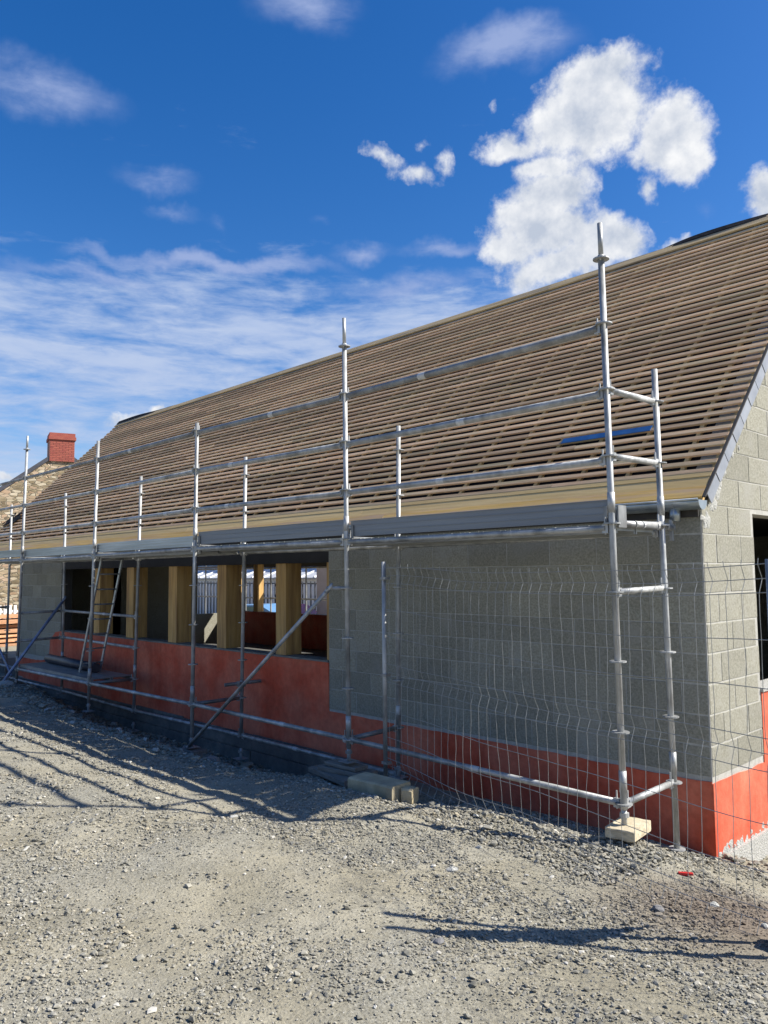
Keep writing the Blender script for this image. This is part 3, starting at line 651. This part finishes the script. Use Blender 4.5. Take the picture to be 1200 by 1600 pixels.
MB().prism([(GXC+r*math.cos(math.pi+math.pi*q/n), GZC+r*math.sin(math.pi+math.pi*q/n)) for r, qs in ((GR+.005, range(n+1)), (GR-.002, range(n, -1, -1))) for q in qs], lambda a, b, d: (d, a, b), -.10, .03).build('gutter_joint', M['zinc'], gut)
MB().box(RX_L, XR-.02, 1.026, WY-.004, 2.08, 2.20).build('gutter_shadow_strip', M['dark'], house)  # dark strip standing in for the shadow between gutter and wall
# ------------------------------------------------------------------ scaffold
BAY, SW = 2.98772, .75183
LEAN = {(0,0):(.012,-.028,-.018,4.012),(0,1):(.023,-.02,-.005,4.023),(1,0):(-2.972,-3.001,.012,3.986),(1,1):(-3.028,-2.963,.015,3.966),
        (2,0):(-5.963,-5.9,.021,4.012),(2,1):(-5.981,-5.897,.016,3.984),(3,0):(-9.038,-8.867,-.004,3.991),(3,1):(-9.046,-8.9,-.013,3.984),
        (4,0):(-12.164,-11.944,-.03,3.999),(4,1):(-11.978,-11.995,.009,3.982),(5,0):(-15.05,-14.9,0,4.0),(5,1):(-15.0,-14.9,0,4.0)}
def node(i, b, z):
    x0, x8, z0, z8 = LEAN[(i, b)]; t = z/4
    return Vector((x0+(x8-x0)*t, b*SW, z0+(z8-z0)*t))
scaf = empty('scaffold', (0, 0, 0))
tag(scaf, 'galvanised tube scaffold with guard rails and a narrow platform along the house front', 'scaffold')
TOPS = {(0,0):(4.28,1),(1,0):(4.30,1),(2,0):(3.60,0),(3,0):(3.77,0),(4,0):(4.25,1),(5,0):(4.25,1),(0,1):(3.27,0),(1,1):(3.27,0),(2,1):(3.25,0),(3,1):(3.28,0),(4,1):(3.25,0),(5,1):(3.22,0)}
BOT = {(0,0):-.16,(1,0):-.21,(2,0):-.53,(3,0):-.42,(4,0):-.30,(5,0):-.40,(0,1):-.66,(1,1):-.52,(2,1):-.80,(3,1):-.82,(4,1):-.55,(5,1):-.6}
ro = MB()
n = 14
for k in range(n):
    a0, a1 = 2*math.pi*k/n, 2*math.pi*(k+1)/n
    P_ = lambda r, a, z: (r*math.cos(a), r*math.sin(a), z)
    ro.add([P_(.024, a0, -.005), P_(.062, a0, -.005), P_(.062, a1, -.005), P_(.024, a1, -.005), P_(.024, a0, .005), P_(.062, a0, .005), P_(.062, a1, .005), P_(.024, a1, .005)],
           [(3,2,1,0),(4,5,6,7),(1,2,6,5),(0,4,7,3)])
ros = ro.mesh('rosette', M['steel'])
hd = MB(); hd.box(.026, .075, -.014, .014, -.035, .03); hd.box(.050, .058, -.006, .006, -.045, .085)
head = hd.mesh('wedge_head', M['steel'])
TR = .0242
for (i, b), (top, spig) in TOPS.items():
    bot = BOT[(i, b)]; mb = MB(); main_top = 4.03 if spig else top
    mb.tube(node(i, b, max(bot+.12, -.5)), node(i, b, main_top), TR, 12)
    if spig: mb.tube(node(i, b, main_top), node(i, b, top), .019, 12)
    mb.tube(node(i, b, bot), node(i, b, bot+.13), .019, 10)                    # jack spindle
    for zc in (0.18, 2.18): mb.tube(node(i, b, zc-.1), node(i, b, zc+.05), TR+.0035, 12)   # collars at joints
    st = mb.build('standard', M['steel'], scaf, smooth=True)
    for k in range(-1 if b else 0, 9):
        z = k*.5
        if z < bot+.05 or z > top-.02: continue
        inst('rosette', ros, st, node(i, b, z))
    p = node(i, b, bot)
    MB().box(p.x-.075, p.x+.075, p.y-.075, p.y+.075, p.z-.006, p.z).tube(p+Vector((0, 0, .07)), p+Vector((0, 0, .1)), .034, 8).build('base_plate', M['steel'], scaf)
def member(name, p, q, r=TR, mat='steel', heads=True, sticker=None):
    mb = MB(); d = (q-p).normalized(); mb.tube(p+d*.05, q-d*.05, r, 10); o = mb.build(name, M[mat], scaf, smooth=True)
    if heads:
        a = math.atan2(d.y, d.x)
        inst('wedge_head', head, o, p, (0, 0, a)); inst('wedge_head', head, o, q, (0, 0, a+math.pi))
    if sticker is not None:
        c = p.lerp(q, sticker); MB().tube(c-d*.045, c+d*.045, r+.0012, 10, cap=False).build('sticker', M['sticker'], o, smooth=True)
    return o
random.seed(3)
for i in range(5):
    for z, rr in ((3.5, .031), (3.0, .029), (2.5, .026)):
        off = Vector((0, -.0, -.03)); member('guard_rail', node(i+1, 0, z)+off, node(i, 0, z)+off, rr if i < 3 else .025, 'steel_dull' if z > 3.2 else 'steel', True, random.uniform(.25, .75))
    member('ledger', node(i+1, 0, 2.0)+Vector((0, -.004, -.035)), node(i, 0, 2.0)+Vector((0, -.004, -.035)))
    member('ledger', node(i+1, 0, 0), node(i, 0, 0), sticker=random.uniform(.3, .7))
    member('ledger', node(i+1, 1, 2.0)+Vector((0, 0, -.058)), node(i, 1, 2.0)+Vector((0, 0, -.058)))
    if i >= 1: member('ledger', node(i+1, 1, -.5), node(i, 1, -.5), sticker=.4)
for i in range(6):
    for z in (0., 2.0): member('transom', node(i, 0, z), node(i, 1, z), TR if z < 1 else .026, 'steel' if i == 0 else 'steel_dull')
for z in (3.0, 2.5, 1.5): member('transom', node(0, 0, z), node(0, 1, z))
for z in (1.0, .5):
    member('transom', node(4, 0, z), node(4, 1, z), mat='steel_dull'); member('guard_rail', node(4, 1, z), node(3, 1, z), sticker=.6)
member('transom', node(5, 0, 1.0), node(5, 1, 1.0), mat='steel_dull')
# tie tube past the last transom, with its couplers
p = node(0, 1, 2.0); MB().tube(p+Vector((0, -.75, -.01)), p+Vector((0, .20, -.02)), .024, 10).build('tie_tube', M['steel_dull'], scaf, smooth=True)
mb = MB()
for yo in (-.45, -.33, -.1, .06, .16): mb.tube(p+Vector((0, yo, -.01)), p+Vector((0, yo+.022, -.01)), .031, 10)
mb.box(p.x-.012, p.x+.012, p.y+.15, p.y+.18, p.z-.12, p.z+.05); mb.build('coupler', M['steel'], scaf)
# stub tie and the clamp half way up the third rear standard
p = node(2, 1, .18); mb = MB(); mb.tube(p+Vector((-.08, -.22, .0)), p+Vector((.06, .26, .02)), .024, 10); mb.box(p.x-.04, p.x+.04, p.y-.06, p.y+.03, p.z-.035, p.z+.035)
mb.build('tie_tube', M['steel_dull'], scaf)
# braces
def brace(p, q, r=.0225, mat='steel'):
    d = (q-p).normalized(); mb = MB(); mb.tube(p, q, r, 10); mb.obox(p-d*.04, d*.06, Vector((0, .012, 0)), Vector((0, 0, .022))); mb.obox(q+d*.05, d*.07, Vector((0, .012, 0)), Vector((0, 0, .024)))
    return mb.build('brace', M[mat], scaf, smooth=True)
brace(Vector((-5.93, -.06, -.48)), Vector((-3.24, -.06, 1.46)))
MB().tube((-3.22, -.06, 1.5), (-3.0, 0, 1.5), .02, 8).build('brace_head', M['steel_dull'], scaf)
brace(Vector((-12.05, -.55, -.60)), Vector((-11.93, .70, 1.16)), .026, 'bluesteel')
brace(Vector((-12.35, -.06, -.1)), Vector((-14.75, -.06, 1.45)), .022, 'bluesteel')
# platform decks and toe boards
for i in range(5):
    a, b_ = node(i+1, 0, 2.0), node(i, 0, 2.0)
    for ya in (.090, .386):
        mb = MB(); n = 1; z = a.z; x0, x1 = a.x+.02, b_.x-.02
        xx = x0; rq = random.Random(int(ya*1000)+i)
        while xx < x1: e = min(xx+rq.choice((.045, .09, .09, .18)), x1); mb.box(xx, e, ya, ya+.278, z-.010, z); xx = e+rq.choice((.006, .009, .015))
        mb.box(x0, x1, ya, ya+.018, z-.070, z-.012); mb.box(x0, x1, ya+.262, ya+.278, z-.070, z-.012)
        for q in range(0, 7): xx = x0+.02+(x1-x0-.04)*q/6; mb.box(xx-.02, xx+.02, ya+.018, ya+.262, z-.05, z-.012)
        mb.build('deck_panel', M['deck'], scaf)
    mb = MB(); x0, x1 = a.x+.035, b_.x-.03; z = a.z+.022
    if i < 2:
        mb.box(x0, x1, .029, .053, z, z+.155); m_ = 'toe'
        mb.box(x0, x1, .022, .029, z+.150, z+.158); mb.box(x0, x1, .024, .029, z+.05, z+.054); mb.box(x0, x1, .024, .029, z+.105, z+.109)
    else:
        m_ = 'alu'; mb.box(x0, x1, .033, .053, z, z+.138)
        for q in range(4): mb.box(x0, x1, .022, .033, z+.002+q*.036, z+.018+q*.036)
    mb.build('toe_board', M[m_], scaf)
    for xx in (x0+.02, x1-.045): MB().box(xx, xx+.03, .012, .022, z-.02, z+.11).build('toe_board_clip', M['steel_dull'], scaf)
c = node(0, 0, 2.0); MB().box(c.x+.030, c.x+.044, .02, .135, c.z-.03, c.z+.135).build('toe_board_clip', M['steel_dull'], scaf)
# low platform in the fourth bay
a, b_ = node(4, 0, 0), node(3, 0, 0)
for ya in (.035, .375):
    mb = MB(); z = .055; x0, x1 = a.x+.02, b_.x-.02; mb.box(x0, x1, ya, ya+.325, z-.012, z); mb.box(x0, x1, ya, ya+.02, z-.06, z-.012); mb.box(x0, x1, ya+.305, ya+.325, z-.06, z-.012)
    for q in range(1, 5): xx = x0+(x1-x0)*q/5; mb.box(xx-.02, xx+.02, ya+.02, ya+.305, z-.05, z-.012)
    mb.build('deck_panel', M['deck'], scaf)
# ------------------------------------------------------------------ things on and around the scaffold
lad = empty('ladder', (-10.0, .42, .055)); tag(lad, 'aluminium ladder leaning up from the low platform to the upper deck', 'ladder')
f0, f1 = Vector((-10.0, 0, .06)), Vector((-9.20, 0, 2.02))
for yo in (.25, .60):
    mb = MB(); d = (f1-f0); mb.obox((f0+f1)/2+Vector((0, yo, 0)), d/2, Vector((0, .011, 0)), Vector((d.z, 0, -d.x)).normalized()*.024); o = mb.build('rail', M['alu'], lad); o.matrix_parent_inverse = Matrix.Translation(-lad.location)
for k in range(8):
    c = f0.lerp(f1, (k+.6)/8.); o = MB().tube(c+Vector((0, .25, 0)), c+Vector((0, .60, 0)), .013, 8).build('rung', M['steel_dull'], lad, smooth=True); o.matrix_parent_inverse = Matrix.Translation(-lad.location)
mb = MB(); mb.tube((-12.0, .50, .135), (-9.75, .42, .135), .078, 16); mb.tube((-12.01, .50, .135), (-11.99, .50, .135), .05, 12)
mb.path([(-11.3, .5+.079*math.cos(t), .135+.079*math.sin(t)) for t in [k*.4 for k in range(17)]], .006)
o = mb.build('sheet_roll', M['roll'], smooth=True); tag(o, 'black roll of roofing sheet lying on the low scaffold platform', 'roll')
# blue strip caught on the battens
MB().obox(rp(-1.10, 1.078, .006), ex*.50, up*.040, nrm*.003).build('blue_strip', M['blue']); tag(bpy.context.scene.objects['blue_strip'], 'dark blue plastic strip lying on the roof battens behind the scaffold corner', 'strip')
# packing timbers under the standards
def thing_box(name, mat, c, h, rz, label, cat, seed=0, bev=.006):
    r = random.Random(seed); mb = MB(); n = 4; L_, Wd, H = h; vs = []
    for k in range(n+1):
        x_ = -L_+2*L_*k/n; j = lambda: r.uniform(-.003, .003)
        ring = [(-Wd+bev, -H), (Wd-bev, -H), (Wd, -H+bev), (Wd, H-bev), (Wd-bev, H), (-Wd+bev, H), (-Wd, H-bev), (-Wd, -H+bev)]
        vs += [(x_+(j() if k in (0, n) else 0), y_+j(), z_+j()) for y_, z_ in ring]
    fs = [(k*8+q, (k+1)*8+q, (k+1)*8+(q+1) % 8, k*8+(q+1) % 8) for k in range(n) for q in range(8)]+[tuple(range(8)), tuple(range(n*8, n*8+8))]
    o = mb.add(vs, fs).build(name, M[mat], loc=c); o.rotation_euler = (0, 0, rz); tag(o, label, cat); return o
thing_box('packing_block', 'block_wood', (.015, .045, -.202), (.105, .17, .036), .15, 'pale timber block under the base plate of the nearest scaffold leg', 'wood block', 1)
thing_box('timber_beam', 'beam', (-1.95, -.56, -.165), (.25, .12, .075), .08, 'thick yellowish beam lying on gravel at the foot of the wire fence', 'beam', 2, .014)
o = thing_box('beam_stub', 'beam', (-1.645, -.50, -.175), (.05, .06, .06), .3, 'short pale stub against the sunlit end of the yellowish beam', 'beam', 3, .014)
thing_box('plank', 'plank', (-3.02, .02, -.300), (.30, .11, .022), .12, 'upper grey plank in the small stack under the second scaffold leg', 'plank', 4)
thing_box('plank', 'plank', (-3.12, -.03, -.350), (.36, .13, .026), -.18, 'lower grey plank in the small stack under the second scaffold leg', 'plank', 5)
thing_box('plank', 'plank', (-2.62, .13, -.36), (.42, .06, .018), -.05, 'thin plank lying behind the yellowish beam', 'plank', 6)
thing_box('plank', 'plank', (-3.05, .03, -.257), (.22, .09, .018), .05, 'small topmost board right beneath the second scaffold leg', 'plank', 12)
o = thing_box('red_scrap', 'redplastic', (.50, -.09, float(gz(.5, -.09))+.015), (.045, .014, .008), .5, 'small red plastic scrap on the gravel near the house corner', 'scrap', 7, .003)
thing_box('packing_block', 'plank', (-5.95, .0, -.555), (.16, .11, .02), .1, 'dark board under the third scaffold leg', 'wood block', 8)
thing_box('packing_block', 'conc', (-12.1, -.02, -.36), (.16, .13, .05), .4, 'rough stone slab under the fifth scaffold leg', 'wood block', 9)
# stones big enough to pick out
def big_stone(x_, y_, r, tone, label, seed):
    rr = random.Random(seed); import bmesh
    bm = bmesh.new(); bmesh.ops.create_icosphere(bm, subdivisions=2, radius=r)
    ax = (1.2*rr.uniform(.8, 1.2), .9*rr.uniform(.8, 1.2), .6*rr.uniform(.8, 1.1)); pl = [Vector((rr.gauss(0,1), rr.gauss(0,1), rr.gauss(0,1))).normalized() for _ in range(9)]
    for v in bm.verts:
        for q in pl:
            d = v.co.dot(q)-r*.72
            if d > 0: v.co -= q*d
        v.co = Vector((v.co.x*ax[0], v.co.y*ax[1], v.co.z*ax[2]))
    me = bpy.data.meshes.new('stone'); bm.to_mesh(me); bm.free(); me.materials.append(M['lump'] if tone else M['concfoot'])
    o = bpy.data.objects.new('stone', me); COL.objects.link(o); o.location = (x_, y_, float(gz(x_, y_))+r*.25); o.rotation_euler = (0, 0, rr.uniform(0, 6)); tag(o, label, 'stone', 'larger stones lying on the gravel'); return o
for q, (x_, y_, r, t, lb) in enumerate([(.92,-.62,.030,1,'pale stone just right of the end of the wedge shaped shadow'),(.80,-1.05,.035,0,'darker stone in the gravel below the packing block'),
        (-.35,-1.45,.030,1,'flat whitish stone left of the middle of the gravel'),(1.25,-.75,.028,1,'upright pale chip by the concrete fence foot'),
        (-.55,-.95,.026,1,'pale stone on the coarse gravel left of the fence'),(.35,-2.35,.030,0,'brown stone near the tip of the post shadow'),(-11.75,-.35,.13,1,'broken stone on the mound by the fifth scaffold leg'),
        (-8.7,-.75,.07,1,'pale stone at the lip of the dark trench'),(-6.0,.30,.12,1,'pointed pale rock in the trench by the third scaffold leg'),(-2.1,-1.9,.028,1,'lone pale stone in the sunlit sand at centre left')]):
    big_stone(x_, y_, r, t, lb, q)
# ------------------------------------------------------------------ welded wire fence
FL, FR = Vector((-2.34, -.085, 0)), Vector((1.43, -.99, 0)); FD = (FR-FL); FLN = FD.length; FD.normalize(); FNN = Vector((-FD.y, FD.x, 0))   # normal towards the house
fence = empty('mesh_fence', (-2.34, -.085, -.25)); tag(fence, 'bent welded wire fence panel between two posts in front of the house corner', 'fence')
FPI = Matrix.Translation(-fence.location)
def topz(s): return float(np.interp(s, [0, .35, 1.2, 2.2, 3.0, FLN], [1.70, 1.69, 1.655, 1.635, 1.65, 1.675]))
ROWS = [0, .076, .150, .39, .63, .87, .95, 1.03, 1.29, 1.53, 1.72, 1.80, 1.87]
FOLD = {1: .032, 6: .030, 11: .034}
def fpt(s, d, extra=0):
    t = s/FLN; bulge = .05*math.sin(math.pi*t)+.035*math.sin(3.1*t*math.pi+d*1.7)*(.3+d*.5)*.7+.012*math.sin(s*5.1+d*3)
    p = FL+FD*s+FNN*(bulge*math.sin(math.pi*min(1, max(0, t)))**.5+extra)
    p.z = topz(s)-d*(1.02)+.008*math.sin(s*3.3+d*4); return p
NV = 38; rr = random.Random(4)
for k in range(NV):
    s = .055+(FLN-.10)*k/(NV-1); pl = [fpt(s+rr.uniform(-.004, .004), -.032, rr.uniform(-.012, .012))]
    j = 0
    for r_i, d in enumerate(ROWS):
        if r_i > 0 and ROWS[r_i]-ROWS[r_i-1] > .1:
            pl.append(fpt(s+rr.uniform(-.005, .005), (d+ROWS[r_i-1])/2, rr.uniform(-.006, .006)))
        pl.append(fpt(s+rr.uniform(-.003, .003), d, FOLD.get(r_i, 0)))
    pl.append(fpt(s, 1.90))
    o = MB().path(pl, .0018, 5).build('vertical_wire', M['wire'], fence); o.matrix_parent_inverse = FPI
for r_i, d in enumerate(ROWS):
    o = MB().path([fpt(FLN*q/46, d, FOLD.get(r_i, 0)-.0045) for q in range(47)], .0024, 5).build('horizontal_wire', M['wire'], fence); o.matrix_parent_inverse = FPI
for P_, z0, z1, rad in ((FL+Vector((-.02, 0, 0)), -.255, 1.755, .021), (FR+Vector((.02, -.004, 0)), -.34, 1.70, .021)):
    o = MB().tube((P_.x, P_.y, z0), (P_.x, P_.y, z1), rad, 12).build('post', M['steel'], fence, smooth=True); o.matrix_parent_inverse = FPI
for z in (1.60, .70, -.1):
    o = MB().box(FL.x-.045, FL.x+.03, FL.y-.028, FL.y+.028, z-.012, z+.012).build('clamp', M['steel_dull'], fence); o.matrix_parent_inverse = FPI
thing_box('fence_foot', 'concfoot', (1.545, -1.0, float(gz(1.55, -1.0))+.05), (.13, .10, .065), .1, 'dark concrete fence foot at the right edge of the gravel', 'fence foot', 10, .02)
# the neighbouring panel, outside the picture; its post throws the long shadow over the gravel
nf = empty('mesh_fence', (1.62, -1.1, -.25)); tag(nf, 'second fence panel running off to the right beyond the concrete foot', 'fence'); NPI = Matrix.Translation(-nf.location)
A_, B_ = Vector((1.60, -1.10, 0)), Vector((4.7, -2.3, 0)); dd = (B_-A_).normalized()
for P_ in (A_, B_):
    o = MB().tube((P_.x, P_.y, -.3), (P_.x, P_.y, 1.72), .021, 12).build('post', M['steel'], nf, smooth=True); o.matrix_parent_inverse = NPI
for d in ROWS:
    o = MB().path([A_+dd*(3.3*q/8)+Vector((0, 0, 1.66-d)) for q in range(9)], .0022, 4).build('horizontal_wire', M['wire'], nf); o.matrix_parent_inverse = NPI
for q in range(33):
    P_ = A_+dd*(.05+q*.1); o = MB().path([P_+Vector((0, 0, 1.69)), P_+Vector((0, 0, -.2))], .0018, 4).build('vertical_wire', M['wire'], nf); o.matrix_parent_inverse = NPI
mb = MB(); n = 8; vs = []
tri_ = (Vector((1.60, -1.10, 1.62)), Vector((1.60, -1.10, .82)), Vector((1.50, -.73, .52)))  # added out of view, triangle shaped to cast the wedge shadow
for i in range(n+1):
    for j in range(n+1):
        a = i/n; b_ = j/n; p = tri_[0]*(1-a)+(tri_[1]*(1-b_)+tri_[2]*b_)*a; vs.append(p+Vector((.012*math.sin(a*9+b_*4), .02*math.sin(a*7), 0)))
mb.add(vs, [(i*(n+1)+j, (i+1)*(n+1)+j, (i+1)*(n+1)+j+1, i*(n+1)+j+1) for i in range(n) for j in range(n)])
o = mb.build('wedge_shadow_caster', M['roll']); tag(o, 'unseen dark sheet added at the right hand fence post to cast the wedge shadow', 'sheet')
# ------------------------------------------------------------------ stone house on the left with chimney
sh = empty('stone_house', (-27, 6.5, -.3)); sh.rotation_euler = (0, 0, math.radians(-16)); tag(sh, 'old rubble stone house with a red brick chimney beyond the roof', 'house'); SPI = Matrix.Translation(-sh.location)
def sp_(o, par=sh, inv=SPI): o.parent = par; o.matrix_parent_inverse = inv; return o
ap, hw, ez = 6.55, 5.2, 6.40-5.2*.77
MB().prism([(ap-hw, -1.6), (ap+hw, -1.6), (ap+hw, ez), (ap, 6.40), (ap-hw, ez)], lambda a, b, d: (-27-d, a, b), 0, 10).build('wall', M['rubble'], sh).matrix_parent_inverse = SPI
for sgn in (-1, 1):
    a, b_ = Vector((-31.9, ap, 6.42)), Vector((-31.9, ap+sgn*(hw+.35), 6.42-(hw+.35)*.77)); c = (a+b_)/2; d = (b_-a)
    MB().obox(c+Vector((0, 0, .06)), ex*4.95, d/2, Vector((0, -d.z*sgn, abs(d.y))).normalized()*.07).build('roof', M['slateroof'], sh).matrix_parent_inverse = SPI
ch = MB().box(-27.9, -26.93, 6.11, 7.0, 6.02, 6.86).build('chimney', M['mortar_red'], sh); ch.matrix_parent_inverse = SPI
MB().box(-27.95, -26.88, 6.07, 7.05, 6.86, 6.98).box(-27.92, -26.91, 6.10, 7.02, 6.98, 7.12).build('chimney_cap', M['brick'], ch)
# brick courses picked out on the chimney face
for c in range(12):
    z = 6.03+c*.0685; a = 6.125-(.11 if c % 2 else 0)
    while a < 6.98:
        s, e = max(a, 6.125), min(a+.215, 6.995)
        if e-s > .03: MB().box(-26.945, -26.922, s+.005, e-.005, z+.005, z+.063).build('brick', M['brick'], ch)
        a += .22
# stacked boards, rubble bank and low wall seen under the platform
random.seed(12)
for k in range(7):
    z = -.60+k*.155
    thing_box('stacked_board', 'pile', (-25.0+random.uniform(-.1, .1), 4.3+random.uniform(-.12, .12), z), (.5, .8, .062 if k % 2 else .045), .1+random.uniform(-.06, .06),
              ['lowest', 'second lowest', 'third lowest', 'middle', 'third from top', 'second from top', 'topmost'][k]+' orange board of the pile in front of the stone house', 'board', k, .01)
pk = empty('picket_fence', (-26.3, 5.0, -.6)); tag(pk, 'low pale picket fence between the orange boards and the stone house', 'fence')
pm = MB().box(-.015, .015, -.045, .045, 0, 1.25).mesh('picket', M['white'])
for q in range(16): inst('picket', pm, pk, (0, -1.6+q*.17, 0))
MB().box(-.03, -.015, -1.7, 1.1, 1.0, 1.07).build('fence_rail', M['white'], pk)
# ------------------------------------------------------------------ behind the house, seen through the openings
bw = empty('white_shed', (-36, 22.6, -1.2)); tag(bw, 'long white shed with a green band seen through the window openings', 'shed'); BPI = Matrix.Translation(-bw.location)
def put(o, inv): o.matrix_parent_inverse = inv; return o
put(MB().box(-56, -22, 22.4, 23, -1.4, 1.45).build('wall', M['white'], bw), BPI)
mb = MB(); mb.obox((-39, 23.4, 1.86), (17, 0, 0), (0, 1.3, .45), (0, -.015, .04)); put(mb.build('canopy', M['canopy'], bw), BPI)
for q in range(28):
    xx = -55+q*1.2; put(MB().obox((xx, 23.38, 1.93), (.05, 0, 0), (0, 1.28, .44), (0, -.01, .03)).build('canopy_rib', M['white'], bw), BPI)
put(MB().box(-56, -22, 24.8, 25.2, 1.4, 4.2).build('upper_wall', M['white'], bw), BPI)
put(MB().box(-56, -22, 24.72, 24.8, 2.45, 2.68).build('green_band', M['green'], bw), BPI)
bf = empty('bar_fence', (-36, 21.4, -1.2)); tag(bf, 'dark steel bar fence in front of the white shed', 'fence'); FPI2 = Matrix.Translation(-bf.location)
bar = MB().box(-.028, .028, -.03, .03, -1.3, 1.25).mesh('bar', M['darksteel'])
for q in range(70):
    o = inst('bar', bar, bf, (-52+q*.36, 21.4, 0)); o.matrix_parent_inverse = FPI2
put(MB().box(-52, -27, 21.43, 21.5, 1.1, 1.16).box(-52, -27, 21.43, 21.5, -.9, -.84).build('fence_rail', M['darksteel'], bf), FPI2)
def car(x_, y_, z_, rz, paint, label):
    t = empty('parked_car', (x_, y_, z_)); t.rotation_euler = (0, 0, rz); tag(t, label, 'car')
    prof = [(-2.0,.35),(-2.02,.75),(-1.85,.95),(-1.1,1.05),(-.5,1.46),(.9,1.50),(1.65,1.08),(1.98,.98),(2.02,.4),(1.6,.28),(-1.6,.28)]
    MB().prism(prof, lambda a, b, d: (a, d, b), -.83, .83).build('body', M[paint], t)
    for s in (-.835, .835):
        MB().prism([(-.98,1.06),(-.46,1.40),(.15,1.43),(.15,1.04)], lambda a, b, d: (a, s+d, b), -.01, .01).build('window', M['glass'], t)
        MB().prism([(.22,1.04),(.22,1.43),(.84,1.43),(1.4,1.08)], lambda a, b, d: (a, s+d, b), -.01, .01).build('window', M['glass'], t)
        for xx in (-1.25, 1.25): MB().tube((xx, s-.1, .32), (xx, s+.03, .32), .32, 16).build('wheel', M['rubber'], t)
    MB().obox((-.81, 0, 1.27), (.30, 0, .20), (0, .70, 0), (-.008, 0, .012)).build('windscreen', M['glass'], t)
    return t
car(-22.6, 12.1, -.98, .5, 'carblue', 'pale blue car seen through the third window opening from the right'); car(-24.0, 14.5, -1.1, .2, 'carred', 'red car beside the pale blue one behind the house')
bc = MB().box(-22.0, -17.0, 15.0, 17.5, -1.4, 2.05).build('beige_cabin', M['beige']); tag(bc, 'plain beige cabin wall seen through the right end of the opening', 'cabin')
MB().box(-22.05, -16.95, 14.95, 17.55, 2.05, 2.17).build('roof', M['dark'], bc)
rsf = empty('scaffold', (-15, 9.3, -1)); tag(rsf, 'dark scaffold standing behind the house, seen through the openings', 'scaffold'); RPI = Matrix.Translation(-rsf.location)
for xx in (-21.4, -18.9, -17.5, -15.7, -14.4): put(MB().tube((xx, 9.5, -1.1), (xx, 9.5, 4), .026, 8).build('standard', M['steel_dull'], rsf), RPI)
for z in (1.84, .9): put(MB().tube((-22, 9.5, z), (-12, 9.5, z), .025, 8).build('ledger', M['steel_dull'], rsf), RPI)
put(MB().box(-22, -12, 9.35, 9.9, 1.88, 1.95).build('deck_panel', M['plank'], rsf), RPI)
# distant hedge line so the horizon is closed from other viewpoints
def hedge(x0, y0, x1, y1, h, label):
    mb = MB(); r = random.Random(int(x0)); d = Vector((x1-x0, y1-y0, 0)); L_ = d.length; d.normalize(); nn = Vector((-d.y, d.x, 0))
    for _ in range(5200):
        c = Vector((x0, y0, -1))+d*r.uniform(0, L_)+nn*r.gauss(0, 1.2)+Vector((0, 0, r.uniform(0, h*(.75+.25*math.sin(_*.01)))))
        a = Vector((r.gauss(0,1), r.gauss(0,1), r.gauss(0,1))).normalized()*.35; b_ = a.cross(Vector((r.gauss(0,1), r.gauss(0,1), 1))).normalized()*.3
        mb.add([c-a, c+b_, c+a, c-b_], [(0,1,2,3)])
    o = mb.build('hedge', M['hedge']); tag(o, label, 'hedge', kind='stuff')
M['hedge'] = simple('hedge_leaves', (.04,.07,.02), (.08,.12,.035), 3, .8)
hedge(-75, -40, -60, 60, 4.5, 'far hedge beyond the site on the left'); hedge(-60, 60, 50, 75, 4.5, 'far hedge beyond the site behind the house')
